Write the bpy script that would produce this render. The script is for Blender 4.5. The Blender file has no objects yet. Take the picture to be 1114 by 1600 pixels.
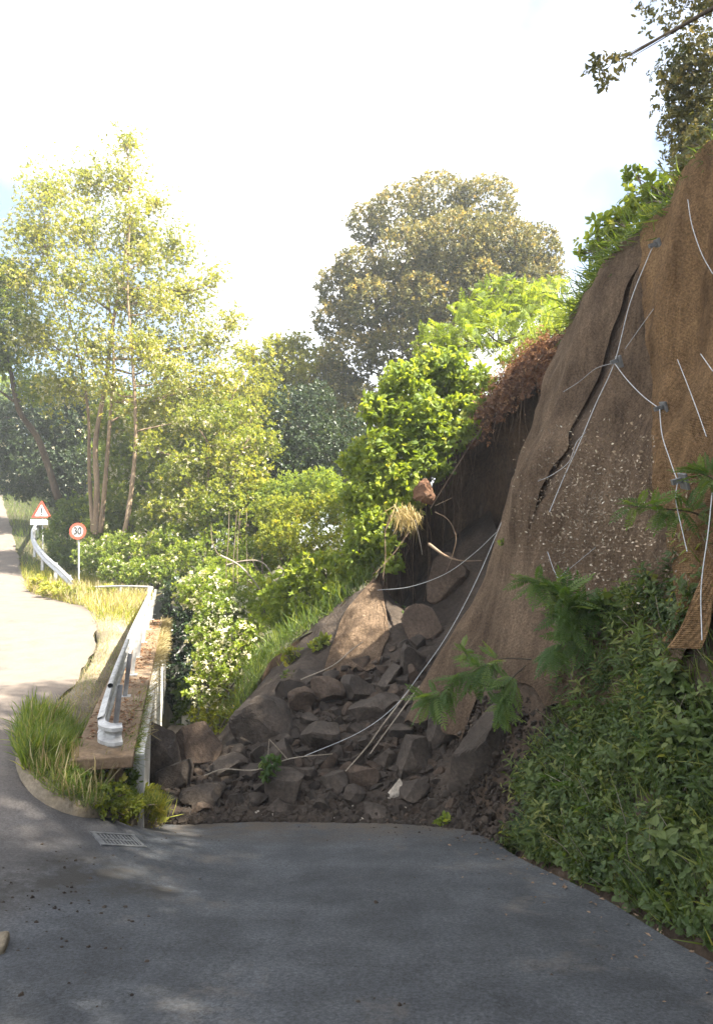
import bpy, math, numpy as np
from mathutils import Vector, Matrix

# ------------------------------------------------------------------ camera, world, sun, exposure
SC = bpy.context.scene
COL = SC.collection
EYE = np.array([0.0, 0.0, 1.7])
FPX = 1122.0
PITCH = math.atan(70 / FPX)
cam_d = bpy.data.cameras.new('camera')
cam_d.sensor_fit = 'VERTICAL'
cam_d.sensor_height = 36.0
cam_d.lens = 36.0 * FPX / 1600.0
cam_d.clip_start = 0.05
cam_d.clip_end = 2000
cam = bpy.data.objects.new('camera', cam_d)
COL.objects.link(cam)
cam.location = EYE
cam.rotation_euler = (math.pi / 2 + PITCH, 0, 0)
SC.camera = cam

SUN_EL = math.radians(51)
SUN_AZ = math.radians(112)          # from +Y (view direction) towards +X (right)
to_sun = Vector((math.cos(SUN_EL) * math.sin(SUN_AZ), math.cos(SUN_EL) * math.cos(SUN_AZ), math.sin(SUN_EL)))
W = bpy.data.worlds.new('World')
SC.world = W
W.use_nodes = True
nt = W.node_tree
nt.nodes.clear()
out = nt.nodes.new('ShaderNodeOutputWorld')
bg = nt.nodes.new('ShaderNodeBackground')
sky = nt.nodes.new('ShaderNodeTexSky')
sky.sky_type = 'NISHITA'
sky.sun_disc = False
sky.sun_elevation = SUN_EL
sky.sun_rotation = SUN_AZ
sky.air_density = 1.0
sky.dust_density = 1.0
tc = nt.nodes.new('ShaderNodeTexCoord')
nz = nt.nodes.new('ShaderNodeTexNoise')
nz.inputs['Scale'].default_value = 1.5
nz.inputs['Detail'].default_value = 5
nz.inputs['Roughness'].default_value = 0.5
mp = nt.nodes.new('ShaderNodeMapping')
mp.inputs['Location'].default_value = (1.4, 2.7, 0.7)
rp = nt.nodes.new('ShaderNodeValToRGB')
rp.color_ramp.elements[0].position = 0.40
rp.color_ramp.elements[0].color = (0.10, 0.10, 0.10, 1)
rp.color_ramp.elements[1].position = 0.56
mx = nt.nodes.new('ShaderNodeMix')
mx.data_type = 'RGBA'
mx.inputs['B'].default_value = (9.2, 9.2, 9.4, 1)      # thin bright cloud, same units as the sky
nt.links.new(tc.outputs['Generated'], mp.inputs['Vector'])
nt.links.new(mp.outputs['Vector'], nz.inputs['Vector'])
nt.links.new(nz.outputs['Fac'], rp.inputs['Fac'])
nt.links.new(rp.outputs['Color'], mx.inputs['Factor'])
nt.links.new(sky.outputs['Color'], mx.inputs['A'])
nt.links.new(mx.outputs['Result'], bg.inputs['Color'])
bg.inputs['Strength'].default_value = 0.05
nt.links.new(bg.outputs['Background'], out.inputs['Surface'])

sun_d = bpy.data.lights.new('sun', 'SUN')
sun_d.energy = 5.0
sun_d.angle = math.radians(0.53)
sun_d.color = (1.0, 0.93, 0.80)
sun = bpy.data.objects.new('sun', sun_d)
COL.objects.link(sun)
sun.rotation_euler = to_sun.to_track_quat('Z', 'Y').to_euler()
sun.location = (20, 0, 40)

SC.view_settings.view_transform = 'Standard'
SC.view_settings.look = 'None'
SC.view_settings.exposure = 2.65
SC.view_settings.gamma = 1.0
SC.view_settings.use_curve_mapping = False
SC.cycles.use_denoising = True
SC.cycles.max_bounces = 8
SC.cycles.transparent_max_bounces = 8

RNG = np.random.default_rng(7)

# ------------------------------------------------------------------ helpers
CP, SP = math.cos(PITCH), math.sin(PITCH)


def ray(px, py):
    u = (px - 557.0) / FPX
    v = (800.0 - py) / FPX
    return np.array([u, CP - v * SP, SP + v * CP])


def P(px, py, Y):
    """the point of the place that lies Y metres ahead along the sight line through (px, py)"""
    d = ray(px, py)
    return EYE + d * (Y / d[1])


def project(pts):
    q = np.asarray(pts) - EYE
    f = q[..., 1] * CP + q[..., 2] * SP
    r = -q[..., 1] * SP + q[..., 2] * CP
    return 557 + FPX * q[..., 0] / f, 800 - FPX * r / f


class TPS:
    def __init__(self, pts, lam=0.02):
        pts = np.asarray(pts, float)
        self.c = pts[:, :2]
        n = len(pts)
        K = self.k(np.linalg.norm(self.c[:, None] - self.c[None], axis=2)) + lam * np.eye(n)
        A = np.hstack([np.ones((n, 1)), self.c])
        M = np.block([[K, A], [A.T, np.zeros((3, 3))]])
        self.w = np.linalg.solve(M, np.concatenate([pts[:, 2], np.zeros(3)]))

    @staticmethod
    def k(r):
        return r * r * np.log(np.maximum(r, 1e-9))

    def __call__(self, x, y):
        x = np.asarray(x, float)
        y = np.asarray(y, float)
        q = np.stack([x.ravel(), y.ravel()], 1)
        r = self.k(np.linalg.norm(q[:, None] - self.c[None], axis=2))
        z = r @ self.w[:-3] + self.w[-3] + q @ self.w[-2:]
        return z.reshape(x.shape)


_pn = np.random.default_rng(11)
_NW = [(_pn.normal(size=3), _pn.uniform(0, 6.28), _pn.normal(size=3), _pn.uniform(0, 6.28)) for _ in range(14)]


def noise3(p, freq=1.0, octaves=3, seed=0):
    """cheap smooth pseudo noise, about -1..1"""
    p = np.asarray(p, float)
    o = np.zeros(p.shape[:-1])
    a = 1.0
    f = freq
    tot = 0
    for k in range(octaves):
        s = np.zeros_like(o)
        for j in range(4):
            w, ph, w2, ph2 = _NW[(seed * 3 + k * 4 + j) % 14]
            s += np.sin((p @ w) * f * 1.7 + ph + seed) * np.cos((p @ w2) * f * 1.3 + ph2 + k)
        o += a * s / 2.2
        tot += a
        a *= 0.5
        f *= 2.07
    return o / tot


class MB:
    """collects vertices and faces; build() links them as ONE mesh object"""

    def __init__(self):
        self.V, self.F, self.A, self.n = [], [], [], 0

    def add(self, V, F, a=0.5):
        V = np.asarray(V, float).reshape(-1, 3)
        F = np.asarray(F, np.int64)
        self.V.append(V)
        self.F.append(F + self.n)
        self.A.append(np.full(len(V), a) if np.isscalar(a) else np.asarray(a, float))
        self.n += len(V)
        return self

    def mesh(self, name, mat, smooth=False):
        V = np.concatenate(self.V)
        me = bpy.data.meshes.new(name)
        me.vertices.add(len(V))
        me.vertices.foreach_set('co', V.astype(np.float32).ravel())
        loops = np.concatenate([f.ravel() for f in self.F])
        sizes = np.concatenate([np.full(len(f), f.shape[1]) for f in self.F])
        starts = np.concatenate([[0], np.cumsum(sizes)[:-1]])
        me.loops.add(len(loops))
        me.loops.foreach_set('vertex_index', loops.astype(np.int32))
        me.polygons.add(len(sizes))
        me.polygons.foreach_set('loop_start', starts.astype(np.int32))
        me.polygons.foreach_set('loop_total', sizes.astype(np.int32))
        me.polygons.foreach_set('use_smooth', np.full(len(sizes), smooth))
        at = me.attributes.new('v', 'FLOAT', 'POINT')
        at.data.foreach_set('value', np.concatenate(self.A).astype(np.float32))
        me.update(calc_edges=True)
        me.validate()
        me.materials.append(mat)
        return me

    def build(self, name, mat, parent=None, smooth=False):
        return link(name, self.mesh(name, mat, smooth), parent)


def link(name, data, parent=None):
    o = bpy.data.objects.new(name, data)
    COL.objects.link(o)
    if parent is not None:
        o.parent = parent
        o.matrix_parent_inverse = parent_inv(parent)
    return o


def parent_inv(p):
    m = Matrix.LocRotScale(p.location, p.rotation_euler, p.scale)
    return m.inverted()


def tag(o, label=None, cat=None, group=None, kind=None):
    if label:
        o['label'] = label
    if cat:
        o['category'] = cat
    if group:
        o['group'] = group
    if kind:
        o['kind'] = kind
    return o


def thing(name, label, cat, loc, group=None):
    o = bpy.data.objects.new(name, None)
    o.empty_display_size = 0.1
    COL.objects.link(o)
    o.location = Vector(loc)
    return tag(o, label, cat, group)


def unit(v):
    v = np.asarray(v, float)
    return v / np.maximum(np.linalg.norm(v, axis=-1, keepdims=True), 1e-9)


def frames(d, n):
    d = unit(d)
    z = n - np.sum(n * d, -1, keepdims=True) * d
    z = unit(z)
    y = np.cross(z, d)
    return np.stack([d, y, z], -1)


def scatter(mb, T, pos, R, s, a):
    tv, tf = T
    n, m = len(pos), len(tv)
    V = np.einsum('nij,mj->nmi', R, tv) * np.asarray(s).reshape(-1, 1, 1) + pos[:, None]
    F = tf[None] + (np.arange(n) * m)[:, None, None]
    mb.add(V.reshape(-1, 3), F.reshape(-1, tf.shape[1]), np.repeat(a, m))


def tube(mb, pts, rad, n=6, cap=True, a=0.5):
    pts = np.asarray(pts, float)
    k = len(pts)
    rad = np.full(k, rad) if np.isscalar(rad) else np.asarray(rad, float)
    t = unit(np.gradient(pts, axis=0))
    ref = np.array([0.13, 0.21, 0.97]) if abs(t[:, 2]).mean() < 0.8 else np.array([0.97, 0.2, 0.1])
    u = unit(np.cross(t, ref))
    w = np.cross(t, u)
    an = np.arange(n) * 2 * math.pi / n
    V = pts[:, None] + rad[:, None, None] * (np.cos(an)[None, :, None] * u[:, None] + np.sin(an)[None, :, None] * w[:, None])
    i = np.arange(k - 1)[:, None] * n
    j = np.arange(n)[None]
    j2 = (j + 1) % n
    F = np.stack([i + j, i + j2, i + n + j2, i + n + j], -1).reshape(-1, 4)
    mb.add(V.reshape(-1, 3), F, a)
    if cap:
        for e in (0, k - 1):
            c = np.array([[e * n + q, e * n + (q + 1) % n, e * n + (q + 2) % n] for q in range(0, 0)])
        mb.add(np.concatenate([V[0], V[-1]]), np.array([list(range(n))[::-1], list(range(n, 2 * n))]) if n else c, a)


def spline(pts, k=6):
    """Catmull-Rom through the points"""
    p = np.asarray(pts, float)
    if len(p) < 3:
        t = np.linspace(0, 1, k + 1)[:, None]
        return p[0] * (1 - t) + p[-1] * t
    q = np.vstack([2 * p[0] - p[1], p, 2 * p[-1] - p[-2]])
    o = []
    for i in range(1, len(q) - 2):
        t = np.linspace(0, 1, k, endpoint=False)[:, None]
        a, b, c, d = q[i - 1], q[i], q[i + 1], q[i + 2]
        o.append(0.5 * ((2 * b) + (-a + c) * t + (2 * a - 5 * b + 4 * c - d) * t ** 2 + (-a + 3 * b - 3 * c + d) * t ** 3))
    o.append(p[-1:])
    return np.concatenate(o)


def grid(mb, G, a=0.5):
    """G: (r, c, 3) grid of points"""
    r, c = G.shape[:2]
    i = np.arange(r - 1)[:, None] * c
    j = np.arange(c - 1)[None]
    F = np.stack([i + j, i + j + 1, i + c + j + 1, i + c + j], -1).reshape(-1, 4)
    mb.add(G.reshape(-1, 3), F, a if np.isscalar(a) else np.asarray(a).ravel())


def box(mb, c, size, ax=(1, 0, 0), up=(0, 0, 1), a=0.5):
    ax = unit(np.array(ax, float))
    up = np.array(up, float)
    up = unit(up - (up @ ax) * ax)
    sd = np.cross(up, ax)
    h = np.array(size) / 2
    S = np.array([[-1, -1, -1], [1, -1, -1], [1, 1, -1], [-1, 1, -1], [-1, -1, 1], [1, -1, 1], [1, 1, 1], [-1, 1, 1]])
    V = np.asarray(c) + (S[:, :1] * h[0]) * ax + (S[:, 1:2] * h[1]) * sd + (S[:, 2:] * h[2]) * up
    mb.add(V, [[0, 3, 2, 1], [4, 5, 6, 7], [0, 1, 5, 4], [1, 2, 6, 5], [2, 3, 7, 6], [3, 0, 4, 7]], a)


def bevel(o, w=0.01, seg=2):
    m = o.modifiers.new('bevel', 'BEVEL')
    m.width = w
    m.segments = seg
    return o


# ------------------------------------------------------------------ materials
def nodes(name):
    m = bpy.data.materials.new(name)
    m.use_nodes = True
    t = m.node_tree
    b = t.nodes['Principled BSDF']
    return m, t, b


def NN(t, typ, **kw):
    n = t.nodes.new(typ)
    for k, v in kw.items():
        if k in n.inputs:
            n.inputs[k].default_value = v
        else:
            setattr(n, k, v)
    return n


def ramp(t, fac, stops):
    r = t.nodes.new('ShaderNodeValToRGB')
    el = r.color_ramp.elements
    while len(el) < len(stops):
        el.new(0.5)
    for e, (p, c) in zip(el, stops):
        e.position = p
        e.color = (*c, 1) if len(c) == 3 else c
    t.links.new(fac, r.inputs['Fac'])
    return r.outputs['Color']


def mixc(t, f, a, b, mode='MIX'):
    m = t.nodes.new('ShaderNodeMix')
    m.data_type = 'RGBA'
    m.blend_type = mode
    for s, v in (('Factor', f), ('A', a), ('B', b)):
        if hasattr(v, 'links'):
            t.links.new(v, m.inputs[s])
        else:
            m.inputs[s].default_value = v if s == 'Factor' else (*v, 1)
    return m.outputs['Result']


def noise_out(t, scale, detail=6, rough=0.6, vec=None, stretch=None):
    n = NN(t, 'ShaderNodeTexNoise', Scale=scale, Detail=detail, Roughness=rough)
    if vec is None:
        c = t.nodes.new('ShaderNodeTexCoord')
        vec = c.outputs['Object']
    if stretch:
        m = NN(t, 'ShaderNodeMapping')
        m.inputs['Scale'].default_value = stretch
        t.links.new(vec, m.inputs['Vector'])
        vec = m.outputs['Vector']
    t.links.new(vec, n.inputs['Vector'])
    return n.outputs['Fac']


def bump(t, b, h, strength=0.5, dist=0.02):
    n = NN(t, 'ShaderNodeBump', Strength=strength, Distance=dist)
    t.links.new(h, n.inputs['Height'])
    t.links.new(n.outputs['Normal'], b.inputs['Normal'])
    return n


def earth_mat(name, c1, c2, c3, scale=3.0, rough=0.95, bs=0.7, bd=0.05, stretch=None):
    m, t, b = nodes(name)
    big = noise_out(t, scale * 0.35, 4, 0.55, stretch=stretch)
    fine = noise_out(t, scale * 6, 8, 0.72, stretch=stretch)
    col = ramp(t, big, [(0.3, c1), (0.55, c2), (0.75, c3)])
    sp = ramp(t, fine, [(0.3, (0.55,) * 3), (0.7, (1.35,) * 3)])
    t.links.new(mixc(t, 1.0, col, sp, 'MULTIPLY'), b.inputs['Base Color'])
    b.inputs['Roughness'].default_value = rough
    b.inputs['Specular IOR Level'].default_value = 0.2
    bump(t, b, fine, bs, bd)
    return m


def leaf_mat(name, c1, c2, c3=None, trans=0.4, tcol=None, rough=0.5, spec=0.3):
    m, t, b = nodes(name)
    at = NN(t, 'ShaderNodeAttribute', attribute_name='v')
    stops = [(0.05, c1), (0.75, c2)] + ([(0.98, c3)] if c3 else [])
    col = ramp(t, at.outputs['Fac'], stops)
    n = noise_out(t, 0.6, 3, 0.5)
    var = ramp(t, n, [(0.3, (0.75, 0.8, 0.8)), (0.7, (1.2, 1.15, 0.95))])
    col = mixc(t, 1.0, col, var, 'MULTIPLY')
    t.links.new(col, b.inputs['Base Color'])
    b.inputs['Roughness'].default_value = rough
    b.inputs['Specular IOR Level'].default_value = spec
    tr = t.nodes.new('ShaderNodeBsdfTranslucent')
    tcm = mixc(t, 1.0, col, tcol or (1.9, 1.7, 0.6), 'MULTIPLY')
    t.links.new(tcm, tr.inputs['Color'])
    ms = NN(t, 'ShaderNodeMixShader')
    ms.inputs['Fac'].default_value = trans
    t.links.new(b.outputs['BSDF'], ms.inputs[1])
    t.links.new(tr.outputs['BSDF'], ms.inputs[2])
    t.links.new(ms.outputs['Shader'], t.nodes['Material Output'].inputs['Surface'])
    return m


def plain_mat(name, c, rough=0.6, metal=0.0, var=0.25, scale=8.0, bs=0.15):
    m, t, b = nodes(name)
    n = noise_out(t, scale, 6, 0.65)
    v = ramp(t, n, [(0.3, tuple(x * (1 - var) for x in c)), (0.7, tuple(min(1, x * (1 + var)) for x in c))])
    t.links.new(v, b.inputs['Base Color'])
    b.inputs['Roughness'].default_value = rough
    b.inputs['Metallic'].default_value = metal
    bump(t, b, n, bs, 0.01)
    return m


def asphalt_mat():
    m, t, b = nodes('asphalt')
    big = noise_out(t, 0.45, 4, 0.6)
    mid = noise_out(t, 2.3, 5, 0.6)
    streak = noise_out(t, 1.2, 5, 0.6, stretch=(1.6, 0.25, 1))
    fine = noise_out(t, 42, 6, 0.82)
    v = t.nodes.new('ShaderNodeTexVoronoi')
    v.inputs['Scale'].default_value = 130
    c0 = t.nodes.new('ShaderNodeTexCoord')
    t.links.new(c0.outputs['Object'], v.inputs['Vector'])
    col = ramp(t, big, [(0.32, (0.030, 0.034, 0.041)), (0.68, (0.058, 0.063, 0.072))])
    col = mixc(t, 1.0, col, ramp(t, mid, [(0.3, (0.66,) * 3), (0.72, (1.4, 1.38, 1.32))]), 'MULTIPLY')
    col = mixc(t, 1.0, col, ramp(t, streak, [(0.35, (0.85,) * 3), (0.7, (1.2,) * 3)]), 'MULTIPLY')
    col = mixc(t, 1.0, col, ramp(t, fine, [(0.34, (0.35,) * 3), (0.5, (0.95,) * 3), (0.68, (1.9,) * 3)]), 'MULTIPLY')
    dust = noise_out(t, 0.9, 7, 0.72)
    col = mixc(t, ramp(t, dust, [(0.56, (0, 0, 0)), (0.74, (0.55,) * 3)]), col, (0.15, 0.125, 0.10))
    vc = t.nodes.new('ShaderNodeTexVoronoi')
    vc.feature = 'DISTANCE_TO_EDGE'
    vc.inputs['Scale'].default_value = 0.55
    wv = NN(t, 'ShaderNodeVectorMath', operation='ADD')
    nv = NN(t, 'ShaderNodeTexNoise', Scale=1.8, Detail=6.0, Roughness=0.7)
    t.links.new(c0.outputs['Object'], nv.inputs['Vector'])
    t.links.new(c0.outputs['Object'], wv.inputs[0])
    t.links.new(nv.outputs['Color'], wv.inputs[1])
    t.links.new(wv.outputs['Vector'], vc.inputs['Vector'])
    ck = ramp(t, vc.outputs['Distance'], [(0.0, (0.45,) * 3), (0.006, (1.0,) * 3)])
    col = mixc(t, 1.0, col, ck, 'MULTIPLY')
    # paler beige paving towards the uphill fork
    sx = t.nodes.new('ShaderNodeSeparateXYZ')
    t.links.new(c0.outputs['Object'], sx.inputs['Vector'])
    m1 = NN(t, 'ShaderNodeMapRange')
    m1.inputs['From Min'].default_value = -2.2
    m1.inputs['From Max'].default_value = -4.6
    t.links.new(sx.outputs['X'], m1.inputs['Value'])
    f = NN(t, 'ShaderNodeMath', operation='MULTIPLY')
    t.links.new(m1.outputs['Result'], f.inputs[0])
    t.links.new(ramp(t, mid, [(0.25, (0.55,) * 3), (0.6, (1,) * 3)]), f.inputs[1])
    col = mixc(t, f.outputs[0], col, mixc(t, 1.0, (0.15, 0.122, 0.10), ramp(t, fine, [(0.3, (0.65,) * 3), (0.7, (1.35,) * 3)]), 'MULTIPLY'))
    md = NN(t, 'ShaderNodeMapRange')
    md.inputs['From Min'].default_value = 8.0
    md.inputs['From Max'].default_value = 9.6
    t.links.new(sx.outputs['Y'], md.inputs['Value'])
    mdx = NN(t, 'ShaderNodeMapRange')
    mdx.inputs['From Min'].default_value = -3.2
    mdx.inputs['From Max'].default_value = -2.2
    t.links.new(sx.outputs['X'], mdx.inputs['Value'])
    mk = NN(t, 'ShaderNodeMath', operation='MULTIPLY')
    t.links.new(md.outputs['Result'], mk.inputs[0])
    t.links.new(mdx.outputs['Result'], mk.inputs[1])
    mk2 = NN(t, 'ShaderNodeMath', operation='MULTIPLY')
    t.links.new(mk.outputs[0], mk2.inputs[0])
    t.links.new(ramp(t, noise_out(t, 2.2, 8, 0.75), [(0.38, (0,) * 3), (0.58, (1.6,) * 3)]), mk2.inputs[1])
    mk2.use_clamp = True
    col = mixc(t, mk2.outputs[0], col, mixc(t, 1.0, (0.065, 0.052, 0.04), ramp(t, fine, [(0.3, (0.5,) * 3), (0.7, (1.6,) * 3)]), 'MULTIPLY'))
    # dark oily damp patches with a shape of their own
    for (sxp, syp, rad) in ((-2.35, 6.25, 0.75), (-1.75, 6.15, 0.35), (-2.9, 5.6, 0.6)):
        vd = NN(t, 'ShaderNodeVectorMath', operation='DISTANCE')
        vm = NN(t, 'ShaderNodeVectorMath', operation='MULTIPLY')
        vm.inputs[1].default_value = (1, 1, 0)
        t.links.new(c0.outputs['Object'], vm.inputs[0])
        t.links.new(vm.outputs['Vector'], vd.inputs[0])
        vd.inputs[1].default_value = (sxp, syp, 0)
        mr = NN(t, 'ShaderNodeMapRange')
        mr.inputs['From Min'].default_value = rad
        mr.inputs['From Max'].default_value = 0.0
        t.links.new(vd.outputs['Value'], mr.inputs['Value'])
        mm = NN(t, 'ShaderNodeMath', operation='MULTIPLY')
        t.links.new(mr.outputs['Result'], mm.inputs[0])
        t.links.new(ramp(t, noise_out(t, 3.0, 7, 0.75), [(0.4, (0,) * 3), (0.6, (2.2,) * 3)]), mm.inputs[1])
        mm.use_clamp = True
        col = mixc(t, mm.outputs[0], col, (0.022, 0.020, 0.018))
    t.links.new(col, b.inputs['Base Color'])
    b.inputs['Roughness'].default_value = 0.82
    b.inputs['Specular IOR Level'].default_value = 0.35
    bump(t, b, fine, 0.6, 0.012)
    return m


def net_mat(name, cols):
    m, t, b = nodes(name)
    big = noise_out(t, 0.7, 4, 0.6)
    streak = noise_out(t, 4.0, 8, 0.75, stretch=(1, 1, 0.09))
    fine = noise_out(t, 34, 7, 0.8)
    col = ramp(t, big, [(0.3, cols[0]), (0.55, cols[1]), (0.75, cols[2])])
    col = mixc(t, 1.0, col, ramp(t, streak, [(0.3, (0.5, 0.48, 0.46)), (0.7, (1.45, 1.42, 1.36))]), 'MULTIPLY')  # streaks hold fibre tone plus the shade of vertical creases in the colour
    col = mixc(t, 1.0, col, ramp(t, fine, [(0.32, (0.4,) * 3), (0.68, (1.6,) * 3)]), 'MULTIPLY')
    t.links.new(col, b.inputs['Base Color'])
    b.inputs['Roughness'].default_value = 0.95
    b.inputs['Specular IOR Level'].default_value = 0.1
    # woven square mesh as fine relief
    c0 = t.nodes.new('ShaderNodeTexCoord')
    w1 = NN(t, 'ShaderNodeTexWave', Scale=18.0, Distortion=1.5)
    w1.bands_direction = 'Y'
    w2 = NN(t, 'ShaderNodeTexWave', Scale=18.0, Distortion=1.5)
    w2.bands_direction = 'Z'
    ad = NN(t, 'ShaderNodeMath', operation='ADD')
    for w, i in ((w1, 0), (w2, 1)):
        t.links.new(c0.outputs['Object'], w.inputs['Vector'])
        t.links.new(w.outputs['Fac'], ad.inputs[i])
    ad2 = NN(t, 'ShaderNodeMath', operation='MULTIPLY_ADD')
    t.links.new(fine, ad2.inputs[0])
    ad2.inputs[1].default_value = 2.0
    t.links.new(ad.outputs[0], ad2.inputs[2])
    bump(t, b, ad2.outputs[0], 0.9, 0.022)
    tr = t.nodes.new('ShaderNodeBsdfTranslucent')
    t.links.new(col, tr.inputs['Color'])
    ms = NN(t, 'ShaderNodeMixShader')
    ms.inputs['Fac'].default_value = 0.15
    t.links.new(b.outputs['BSDF'], ms.inputs[1])
    t.links.new(tr.outputs['BSDF'], ms.inputs[2])
    t.links.new(ms.outputs['Shader'], t.nodes['Material Output'].inputs['Surface'])
    return m


def plaster_mat():
    m, t, b = nodes('white_plaster')
    n = noise_out(t, 1.6, 6, 0.65)
    s = noise_out(t, 4.0, 6, 0.7, stretch=(1, 1, 0.15))
    col = ramp(t, n, [(0.3, (0.55, 0.53, 0.49)), (0.6, (0.74, 0.73, 0.70))])
    col = mixc(t, 1.0, col, ramp(t, s, [(0.35, (0.6, 0.57, 0.52)), (0.6, (1, 1, 1))]), 'MULTIPLY')
    t.links.new(col, b.inputs['Base Color'])
    b.inputs['Roughness'].default_value = 0.85
    bump(t, b, n, 0.3, 0.02)
    return m


M = dict(
    asphalt=asphalt_mat(),
    soil=earth_mat('dark_soil', (0.055, 0.040, 0.030), (0.095, 0.068, 0.048), (0.14, 0.098, 0.066), 2.5, bd=0.08),
    rubble=earth_mat('rubble_soil', (0.032, 0.025, 0.020), (0.058, 0.045, 0.035), (0.095, 0.073, 0.054), 3.0, bd=0.06),
    scar=earth_mat('scar_soil', (0.050, 0.035, 0.025), (0.10, 0.068, 0.044), (0.165, 0.108, 0.065), 3.0, bd=0.10, stretch=(1, 1, 0.35)),
    redsoil=earth_mat('red_topsoil', (0.11, 0.058, 0.036), (0.19, 0.10, 0.06), (0.27, 0.165, 0.105), 5.0, bd=0.12),
    forest=earth_mat('forest_floor', (0.035, 0.04, 0.02), (0.06, 0.055, 0.03), (0.09, 0.075, 0.045), 1.5),
    verge=earth_mat('verge_soil', (0.12, 0.10, 0.065), (0.21, 0.175, 0.125), (0.28, 0.235, 0.175), 3.0, bd=0.04),
    rock=earth_mat('dark_tuff', (0.038, 0.031, 0.026), (0.074, 0.060, 0.049), (0.13, 0.104, 0.082), 3.2, bs=0.9, bd=0.035),
    rock_brown=earth_mat('brown_tuff', (0.056, 0.041, 0.031), (0.105, 0.076, 0.056), (0.17, 0.122, 0.088), 3.2, bs=0.9, bd=0.04, stretch=(1, 0.4, 1)),
    rock_pale=earth_mat('pale_stone', (0.22, 0.19, 0.15), (0.33, 0.29, 0.24), (0.45, 0.41, 0.35), 4.0, bd=0.02),
    net=net_mat('coir_netting', ((0.135, 0.095, 0.066), (0.215, 0.155, 0.108), (0.30, 0.222, 0.155))),
    net_orange=net_mat('fresh_coir_netting', ((0.19, 0.118, 0.062), (0.30, 0.19, 0.10), (0.40, 0.265, 0.145))),
    concrete=earth_mat('old_concrete', (0.115, 0.078, 0.050), (0.21, 0.148, 0.095), (0.29, 0.225, 0.16), 3.0, bs=0.4, bd=0.02),
    plaster=plaster_mat(),
    zinc=plain_mat('galvanised_steel', (0.40, 0.41, 0.42), 0.5, 0.3, 0.35, 14),
    rail=plain_mat('weathered_rail_steel', (0.36, 0.36, 0.355), 0.55, 0.15, 0.35, 9),
    cable=plain_mat('steel_cable', (0.36, 0.37, 0.38), 0.5, 0.3, 0.3, 30),
    iron=plain_mat('cast_iron', (0.13, 0.133, 0.137), 0.55, 0.3, 0.4, 20),
    dark=plain_mat('pit_shade_black', (0.012, 0.012, 0.012), 0.9),
    sign_red=plain_mat('sign_red', (0.62, 0.10, 0.06), 0.5, 0, 0.12, 6, 0.02),
    sign_white=plain_mat('sign_white', (0.80, 0.80, 0.78), 0.5, 0, 0.05, 6, 0.02),
    sign_black=plain_mat('sign_black', (0.03, 0.03, 0.032), 0.5, 0, 0.1, 6, 0.02),
    bark=earth_mat('pale_bark', (0.15, 0.105, 0.065), (0.25, 0.18, 0.115), (0.34, 0.26, 0.18), 5.0, bd=0.03, stretch=(1, 1, 0.25)),
    bark_dark=earth_mat('dark_bark', (0.06, 0.045, 0.032), (0.11, 0.085, 0.06), (0.16, 0.125, 0.09), 5.0, bd=0.03, stretch=(1, 1, 0.25)),
    root=earth_mat('root_fibre', (0.11, 0.075, 0.05), (0.18, 0.125, 0.085), (0.26, 0.19, 0.13), 6.0, bd=0.01),
    dead=earth_mat('dead_wood', (0.20, 0.165, 0.125), (0.30, 0.255, 0.20), (0.40, 0.35, 0.29), 6.0, bd=0.01),
    l_locust=leaf_mat('locust_leaf', (0.16, 0.195, 0.035), (0.29, 0.30, 0.07), (0.44, 0.39, 0.16), 0.5),
    l_flower=leaf_mat('blossom', (0.56, 0.53, 0.38), (0.72, 0.69, 0.56), None, 0.35, (1.2, 1.15, 0.9)),
    l_oak=leaf_mat('holm_oak_leaf', (0.066, 0.085, 0.040), (0.215, 0.20, 0.085), (0.50, 0.40, 0.18), 0.3, (1.5, 1.3, 0.6), 0.45),  # palest stop puts golden sun highlights into the leaf colour
    l_dark=leaf_mat('dark_evergreen_leaf', (0.022, 0.042, 0.020), (0.045, 0.070, 0.030), (0.085, 0.115, 0.04), 0.25, None, 0.4, 0.4),
    l_mid=leaf_mat('mid_green_leaf', (0.055, 0.095, 0.026), (0.11, 0.165, 0.042), (0.21, 0.25, 0.07), 0.45),
    l_bright=leaf_mat('bright_green_leaf', (0.11, 0.165, 0.028), (0.20, 0.26, 0.048), (0.34, 0.36, 0.10), 0.48),
    l_yellow=leaf_mat('yellow_green_leaf', (0.13, 0.175, 0.028), (0.25, 0.275, 0.05), (0.40, 0.37, 0.10), 0.5),
    l_bank=leaf_mat('bank_leaf', (0.040, 0.072, 0.023), (0.092, 0.132, 0.039), (0.20, 0.22, 0.08), 0.42),
    l_frond=leaf_mat('pinnate_leaf', (0.050, 0.100, 0.030), (0.088, 0.150, 0.042), (0.15, 0.21, 0.06), 0.45),
    l_ivy=leaf_mat('ivy_leaf', (0.015, 0.032, 0.016), (0.032, 0.055, 0.022), (0.07, 0.10, 0.035), 0.2, None, 0.35, 0.5),
    l_dry=leaf_mat('dry_grass', (0.24, 0.19, 0.095), (0.38, 0.315, 0.18), (0.52, 0.46, 0.31), 0.35, (1.2, 1.1, 0.7)),
    l_rust=leaf_mat('dead_leaf', (0.13, 0.06, 0.03), (0.27, 0.135, 0.07), (0.42, 0.26, 0.16), 0.3, (1.2, 1.0, 0.8)),
    l_grass=leaf_mat('green_grass', (0.085, 0.14, 0.035), (0.16, 0.22, 0.06), (0.30, 0.31, 0.13), 0.45),
    litter=leaf_mat('leaf_litter', (0.16, 0.115, 0.08), (0.36, 0.28, 0.21), (0.62, 0.56, 0.48), 0.1, (1, 1, 1)),
)

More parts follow.
